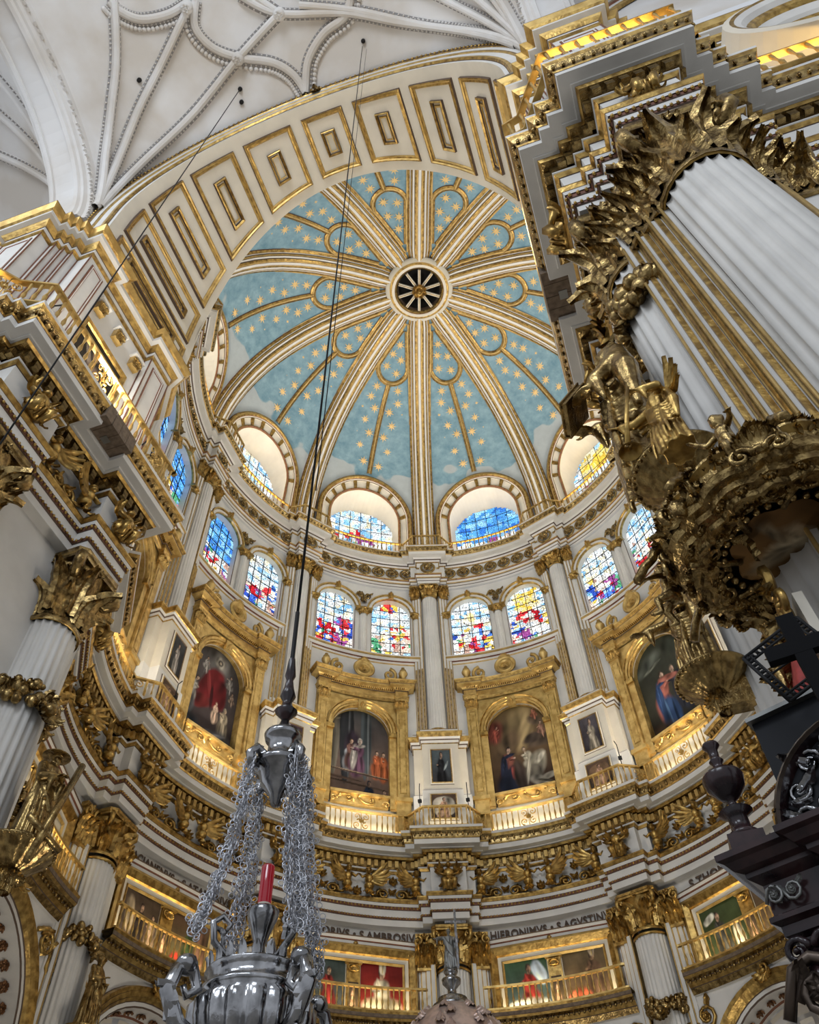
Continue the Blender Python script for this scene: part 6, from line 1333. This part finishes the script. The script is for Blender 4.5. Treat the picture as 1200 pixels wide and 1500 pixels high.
q = MB(); blob(q, (0, -.2, .0), (.10, .14, .10), 12, 8, 'marble'); blob(q, (0, -.20, .09), (.03, .06, .03), 8, 6, 'marble'); scroll(q, -.08, -.04, .07, 0, 1, 1.3, .35, 'marble', .04); scroll(q, .08, -.04, .07, pi, -1, 1.3, .35, 'marble', .04); leaf(q, .3, .2, .6, 'marble', T(0, -.22, .05) @ Rz(180)); link('mask_bracket', mesh('mask_bracket', q), t, pm(.29, .17, -.5))
q = MB(); sweep(q, [(.1, 0), (.1, .45), (.9, .45), (.9, 0)], [(0, 0, 'bronze'), (0, .02, 'bronze'), (.02, .02, 'bronze'), (.02, 0)], True, None); rinceau(q, .7, .4, 2, 'bronze'); link('front_panel', mesh('front_panel', q), t, pm(.45, .10, -.95))
q = MB(); lathe(q, [(.0, -.0), (.085, 0), (.09, .03), (.06, .05), (.055, .14), (.10, .17), (.03, .2), (.022, .24), (.05, .26), (.11, .33), (.125, .40), (.115, .42), (.04, .44), (.03, .50), (.045, .52), (.03, .54), (.032, .60), (.055, .63), (.05, .645), (0, .65)], 24, 'marble'); q2 = MB(); box(q2, -.1, .1, -.1, .1, -.1, 0, 'marble'); q.merge(q2); obj('urn', q, t, T(*pulp(.16, .15, .1)))
q = MB(); pth = arc(0, 0, .62, 180, 0, 24); sweep(q, pth, [(0, -.1, 'marble'), (0, .08, 'bronze'), (.02, .1, 'bronze'), (.035, .08, 'marble'), (.06, .02, 'blackpanel'), (.62, .02)], False, lambda s, z, d: pulp(.95 + s, .25 - d, z + .0)); obj('arched_crest', q, t)
q = MB()
for cx, cy, r, s in ((-.44, .10, .07, 1), (-.42, .26, .07, -1), (-.30, .40, .08, 1), (-.14, .50, .07, -1), (.04, .52, .07, 1), (-.28, .14, .09, -1), (-.12, .30, .10, 1), (-.06, .10, .08, -1), (.12, .38, .08, -1), (.16, .14, .1, 1), (.32, .36, .08, 1), (.36, .14, .08, -1)): scroll(q, cx, cy, r, 0, s, 1.5, .22, 'silver', 0); leaf(q, .18, .09, .4, 'silver', T(cx, cy, .0) @ Rz(60 * s), 2); leaf(q, .14, .08, .4, 'silver', T(cx + .05, cy - .05, .0) @ Rz(-100 * s), 2)
link('silver_arabesque', mesh('silver_arabesque', q), t, pm(.95, .22, .02))
q = MB(); box(q, .36, 1.9, .55, .65, .30, 1.02, 'blackpanel', None, None); vv = [pulp(a, b, h) for a, b, h in q.v]; q.v = vv; obj('back_board', q, t)
q = MB(); box(q, .34, 1.9, .50, .70, 1.02, 1.05, 'steel'); q.v = [pulp(a, b, h) for a, b, h in q.v]; obj('board_rim', q, t)
# black cross and openwork metal frame standing behind it
def quad_frame(name, C4, wd, mat, parent, lat=True):
    q = MB(); C4 = [Vector(c) for c in C4]
    for a, b, c_, d_ in ((0, 1, 3, 2), (1, 2, 0, 3), (2, 3, 1, 0), (3, 0, 2, 1)):
        i0 = (C4[c_] - C4[a]).normalized() * wd; i1 = (C4[d_] - C4[b]).normalized() * wd
        tube(q, [C4[a], C4[b]], .012, 6, mat); tube(q, [C4[a] + i0, C4[b] + i1], .009, 6, mat); n = 12
        for k in range(n):
            p0 = C4[a].lerp(C4[b], k / n); p1 = (C4[a] + i0).lerp(C4[b] + i1, (k + 1) / n); p2 = (C4[a] + i0).lerp(C4[b] + i1, k / n); p3 = C4[a].lerp(C4[b], (k + 1) / n); tube(q, [p0, p1], .006, 4, mat); tube(q, [p2, p3], .006, 4, mat)
            m_ = (p0 + p1) / 2; blob(q, tuple(m_), .014, 5, 4, mat)
    obj(name, q, parent)
t = root('metal_frame', None, label='square black openwork metal frame hanging behind the dark cross at right', category='frame')
quad_frame('lattice', [(5.16, -13.8, 5.27), (5.60, -13.8, 5.51), (5.76, -13.8, 5.10), (5.31, -13.8, 4.87)], .05, 'iron', t)
q = MB(); tube(q, [(5.24, -13.8, 5.08), (5.69, -13.8, 5.3)], .008, 6, 'iron'); obj('cross_bar', q, t)
t = root('cross', None, label='plain black cross in silhouette at the right edge', category='cross')
cx = Vector((5.39, -14.3, 4.86)); q = MB(); a = Vector((0, 0, 1)); b = Vector((1, -.15, 0)).normalized(); c = a.cross(b).normalized(); b = c.cross(a)
mm = Matrix.Identity(4)
for i in range(3): mm[i][0] = b[i]; mm[i][1] = a[i]; mm[i][2] = c[i]; mm[i][3] = cx[i]
box(q, -.052, .052, -.9, .25, -.03, .03, 'ebony', None, mm); box(q, -.20, .20, -.05, .05, -.031, .031, 'ebony', None, mm); obj('beam', q, t)
# gilded relief with red drapery on the pier behind the cross
t = root('relief', None, label='gilded relief with red drapery on the right pier behind the cross', category='relief')
m0 = fp((5.88, -12.55, 7.1), (-1, 0, 0)); q = MB(); box(q, -.5, .55, -3.0, -.75, -.06, .02, 'cream'); link('back_panel', mesh('back_panel', q), t, m0); q = MB()
random.seed(31)
for i in range(30): leaf(q, random.uniform(.2, .4), .18, .8, 'oldgold', T(random.choice((-1, 1)) * random.uniform(.3, .62), random.uniform(-3.0, .3), .1) @ Rz(random.uniform(0, 360)), 3)
for i in range(10): scroll(q, random.choice((-1, 1)) * random.uniform(.3, .6), random.uniform(-3.0, .2), .16, random.random() * 6, random.choice((-1, 1)), 1.4, .3, 'gold', .12)
link('gilt_foliage', mesh('gilt_foliage', q), t, m0); q = MB()
for i in range(7): tube(q, [(-.5 + .16 * i, .2, .1), (-.4 + .14 * i, -.5, .22), (-.55 + .2 * i, -1.3, .14), (-.3 + .1 * i, -2.2, .2)], [.06, .09, .08, .04], 8, 'redcloth')
link('red_drapery', mesh('red_drapery', q), t, m0 @ T(.2, -1.2, 0) @ S(.55, .8, 1)); q = MB(); sweep(q, [(-.5, -3), (-.5, -.6), (-.3, -.6), (-.3, .2), (-.55, .2), (-.55, .8)], [(0, .02, 'cream'), (0, .12, 'cream'), (.12, .12, 'cream'), (.12, .02)]); link('stepped_frame', mesh('stepped_frame', q), t, m0 @ T(-.35, -2.0, 0) @ S(.8, .8, 1))
link('figure', PM, t, m0 @ T(0, -1.2, .12) @ Matrix(((1, 0, 0, 0), (0, 0, 1, 0), (0, -1, 0, 0), (0, 0, 0, 1))) @ S(.8))
# ---- tabernacle dome with a bronze figure holding a cross
t = root('tabernacle', Matrix.Translation((-.7, 0, 0)), label='coppery domed tabernacle top with a small bronze figure holding a cross, bottom centre', category='tabernacle')
q = MB(); lathe(q, [(1.25, 6.4), (1.25, 7.5), (1.33, 7.55), (1.35, 7.65), (1.22, 7.7), (1.2, 7.8), (1.12, 8.15), (.98, 8.45), (.75, 8.72), (.5, 8.88), (.3, 8.95), (0, 8.97)], 48, 'copper'); obj('dome', q, t)
q = MB()
for i in range(8):
    for k in range(5): z = 7.9 + .2 * k; r = 1.28 * cos(asin(min(1, (z - 7.75) / 1.25))); leaf(q, .3, .24, .06, 'copper', up_out(45 * i + 12 * (k % 2), r * .98, z) @ Rx(-30 - 8 * k), 3)
obj('chased_leaves', q, t, kind='stuff')
q = MB(); lathe(q, [(.42, 8.9), (.44, 8.96), (.36, 8.98), (.3, 9.04), (.32, 9.1), (.2, 9.12), (.1, 9.2), (.09, 9.3), (.2, 9.42), (.21, 9.5), (.1, 9.56), (.14, 9.62), (.16, 9.66), (0, 9.66)], 24, 'silver'); obj('pedestal', q, t)
B = body(.92, False, [((-.22, -.05, .70), (-.30, -.12, .66), (-1, -.3, 0), (0, 0, 1)), ((.18, -.08, .62), (.16, -.16, .72), (0, -.3, 1), (0, -1, 0))], 1.5); link('figure', fuse('figure', B, .014, 'steel'), t, T(0, 0, 9.66) @ Rz(20)); q = MB(); box(q, .13, .18, -.20, -.15, .0, 1.28, 'silver'); box(q, -.08, .40, -.19, -.16, .98, 1.03, 'silver'); link('cross', mesh('cross', q), t, T(0, 0, 9.66) @ Rz(20))
# ---- hanging silver sanctuary lamp
LX, LY = 2.06, -14.3
sl = root('sanctuary_lamp', Matrix.Translation((LX, LY, 2.97)), label='large silver sanctuary lamp with chained bowl and red glass hanging from the vault', category='lamp')
def gad(r, z, n=18, amp=.06):
    return r, z
q = MB(); n = 144; prof = [(.0, -.30), (.08, -.29), (.10, -.24), (.16, -.22), (.30, -.15), (.40, -.04), (.445, .08), (.45, .16), (.41, .21), (.43, .225), (.43, .25), (.38, .26), (.37, .33), (.40, .345), (.39, .36), (.34, .36), (.33, .28), (.0, .27)]; vs = []
for r, z in prof:
    for i in range(n):
        a = 2 * pi * i / n; g = 1 + (.10 * abs(cos(a * 9)) ** .8 if -.2 < z < .19 else 0); vs.append((r * g * cos(a), r * g * sin(a), z))
q.add(vs, [(j * n + i, j * n + (i + 1) % n, (j + 1) * n + (i + 1) % n, (j + 1) * n + i) for j in range(len(prof) - 1) for i in range(n)], 'silver', None, True); obj('bowl', q, sl, T(0, 0, .26) @ S(.68, .68, .95))
q = MB()
for i in range(22): leaf(q, .085, .07, .2, 'silver', up_out(360 / 22 * i, .38, .35), 1); scroll(MB(), 0, 0, 1)
obj('cresting', q, sl, T(0, 0, .26) @ S(.68, .68, .95))
for i in range(4):
    q = MB(); m = up_out(45 + 90 * i + 14, 0, 0)
    tube(q, [(0, .0, .26), (0, .04, .36), (0, .16, .43), (0, .26, .40), (0, .27, .32), (0, .20, .29), (0, .16, .34), (0, .20, .36)], [.035, .04, .036, .033, .03, .026, .02, .015], 8, 'silver'); tube(q, [(0, .0, .33), (0, -.08, .38), (0, -.14, .44), (0, -.10, .49), (0, -.05, .46), (0, -.08, .42)], [.03, .034, .03, .026, .022, .014], 8, 'silver'); blob(q, (0, .29, .36), (.05, .05, .05), 8, 6, 'silver'); leaf(q, .18, .11, .7, 'silver', T(0, .05, .40), 3); leaf(q, .14, .1, .7, 'silver', T(0, 0, .38) @ Rz(180), 3)
    link('scroll_arm', mesh('scroll_arm', q), sl, T(0, 0, .23) @ m @ S(1.1, 1.1, 1.15))
# central candlestick with red glass
q = MB(); lathe(q, [(.08, .2), (.05, .33), (.035, .42), (.05, .48), (.03, .54), (.06, .60), (.075, .64), (.04, .68), (.03, .75), (.06, .84), (.085, .90), (.09, .94), (.08, .95), (.05, .94), (0, .94)], 24, 'silver')
obj('stem', q, sl)
for i in range(3):
    q = MB(); tube(q, [(0, .66, .05), (0, .66, .16), (0, .74, .25), (0, .84, .27), (0, .88, .22), (0, .84, .17), (0, .79, .20)], [.024, .022, .02, .02, .018, .015, .012], 7, 'silver'); leaf(q, .12, .07, .6, 'silver', T(0, .72, .2), 2); link('branch', mesh('branch', q), sl, up_out(90 + 120 * i + 10, 0, 0) @ T(0, 0, 0))
q = MB(); lathe(q, [(.036, .95), (.039, .97), (.039, 1.20), (.035, 1.21), (.035, .97), (0, .96)], 20, 'redglass'); obj('red_glass', q, sl); q = MB(); lathe(q, [(.041, .94), (.042, .975), (.04, .98)], 20, 'cream'); obj('collar', q, sl); q = MB(); blob(q, (0, 0, 1.06), (.012, .012, .022), 8, 6, 'flame'); obj('flame', q, sl)
# crown piece
ZT = 1.88
q = MB(); lathe(q, [(0, ZT - .28), (.03, ZT - .27), (.05, ZT - .2), (.11, ZT - .13), (.13, ZT - .05), (.17, ZT - .02), (.18, ZT + .02), (.13, ZT + .05), (.10, ZT + .08), (.09, ZT + .2), (.12, ZT + .22), (.13, ZT + .26), (.08, ZT + .28), (.05, ZT + .32), (.03, ZT + .38), (0, ZT + .4)], 32, 'silver'); obj('crown', q, sl)
for i in range(4):
    q = MB(); tube(q, [(0, -.05, .09), (0, .05, .13), (0, .08, .19), (0, .02, .235), (0, -.05, .22), (0, -.05, .17), (0, .0, .17)], [.03, .034, .034, .03, .026, .02, .014], 8, 'silver'); leaf(q, .12, .08, .7, 'silver', T(0, 0, .15), 3); link('crown_scroll', mesh('crown_scroll', q), sl, up_out(45 + 90 * i + 14, 0, ZT + .0))
# chains: openwork silver links hanging from the crown scrolls to the bowl arms
LK = MB(); pts = [(.034 * cos(2 * pi * i / 10), .034 * sin(2 * pi * i / 10), 0) for i in range(11)]; tube(LK, pts, .0045, 4, 'chain', None, False)
tube(LK, [(.052 + .017 * cos(2 * pi * i / 7), .017 * sin(2 * pi * i / 7), 0) for i in range(8)], .0035, 4, 'chain', None, False); tube(LK, [(-.052 + .017 * cos(2 * pi * i / 7), .017 * sin(2 * pi * i / 7), 0) for i in range(8)], .0035, 4, 'chain', None, False); tube(LK, [(0, -.034, 0), (0, .034, 0)], .0035, 4, 'chain')
LKM = mesh('link', LK); random.seed(2)
for i in range(4):
    a = radians(45 + 90 * i + 14); p0 = Vector((.22 * cos(a), .22 * sin(a), ZT - .02)); p1 = Vector((.38 * cos(a), .43 * sin(a), .70)); ch = root('tmpc', None); 
    bpy.data.objects.remove(ch); big = i in (0, 3); N = 34; q = MB()
    tx = Vector((-sin(a), cos(a), 0))
    chp = link('chain', None, sl)
    for lane in ((-1, 0, 1) if big else (-.6, .6)):
        for k in range(N):
            f = (k + .5) / N; bow = sin(pi * f); p = p0.lerp(p1, f) + Vector((cos(a), sin(a), 0)) * (-.05 * bow) + tx * lane * (.030 + .016 * bow); d = (p1 - p0).normalized(); mq = d.to_track_quat('X', 'Z').to_matrix().to_4x4(); mq.translation = p
            link('link', LKM, chp, mq @ Rx(random.uniform(-60, 60) + lane * 40) @ Rz(random.uniform(0, 90)))
# cables up to the vault
q = MB(); tube(q, [(LX, LY, 5.2), (LX, LY, zv(LX, LY) - .05)], .012, 6, 'iron'); tube(q, [(LX, LY, 5.2), (LX, LY, 6.3)], .018, 6, 'iron'); tag = obj('cable', q, None, None, label='dark steel cable holding the silver lamp, rising to the vault', category='cable')
q = MB(); lathe(q, [(.03, 0), (.05, .03), (.1, .09), (.06, .13), (.04, .2), (.07, .26), (.05, .34), (.03, .45), (.05, .5), (.03, .7)], 14, 'marble', T(LX, LY, 5.24) @ S(.8)); obj('turned_knob', q, tag)
q = MB(); P = [(-2.56, -14.45, zv(-2.56, -14.45) - .05), (-2.7, -14.42, 26), (-3.05, -14.4, 16)]
q = MB(); tube(q, [P[0], (-2.56, -14.45, 6)], .014, 6, 'iron'); obj('cable', q, None, None, label='thin dark cable crossing the left jamb and cornice', category='cable')
q = MB(); tube(q, [(LX + .12, LY + .1, zv(LX, LY) - .2), (LX + .02, LY + .05, 8.0)], .006, 5, 'iron'); obj('cable', q, None, None, label='second very thin wire beside the lamp cable', category='cable')
# little black lamp brackets on the gallery railings
n = 0
for az, s, lb in ((-18, -.95, 'left of the centre portrait'), (-18, .95, 'right of the centre portrait'), (18, .95, 'right of the brown monk portrait'), (-90, .3, 'before the left gallery portrait'), (-54, .8, 'beside the lamp crown')):
    x, y = pier_pt(az, s, 9.95); q = MB(); tube(q, [(x, y, 19.7), (x, y, 20.75), (x * .985, y * .985, 20.85)], .018, 6, 'iron'); box(q, x - .07, x + .07, y - .05, y + .05, 20.1, 20.22, 'iron'); obj('lamp_bracket', q, None, None, label='thin black lamp bracket on the railing ' + lb, category='lamp')
for x, y, lb in ((-5.6, -9.0, 'near the left jamb window'), (-5.75, -13.2, 'at the left pier corner'), (6.6, -14.4, 'above the huge right column'), (8.7, -14.4, 'at the right end of the upper right railing')):
    q = MB(); tube(q, [(x, y, 19.7), (x, y, 20.5), (x * 1.06, y, 20.7), (x * 1.08, y, 20.55)], .022, 6, 'iron'); obj('lamp_bracket', q, None, None, label='thin black lamp bracket ' + lb, category='lamp')
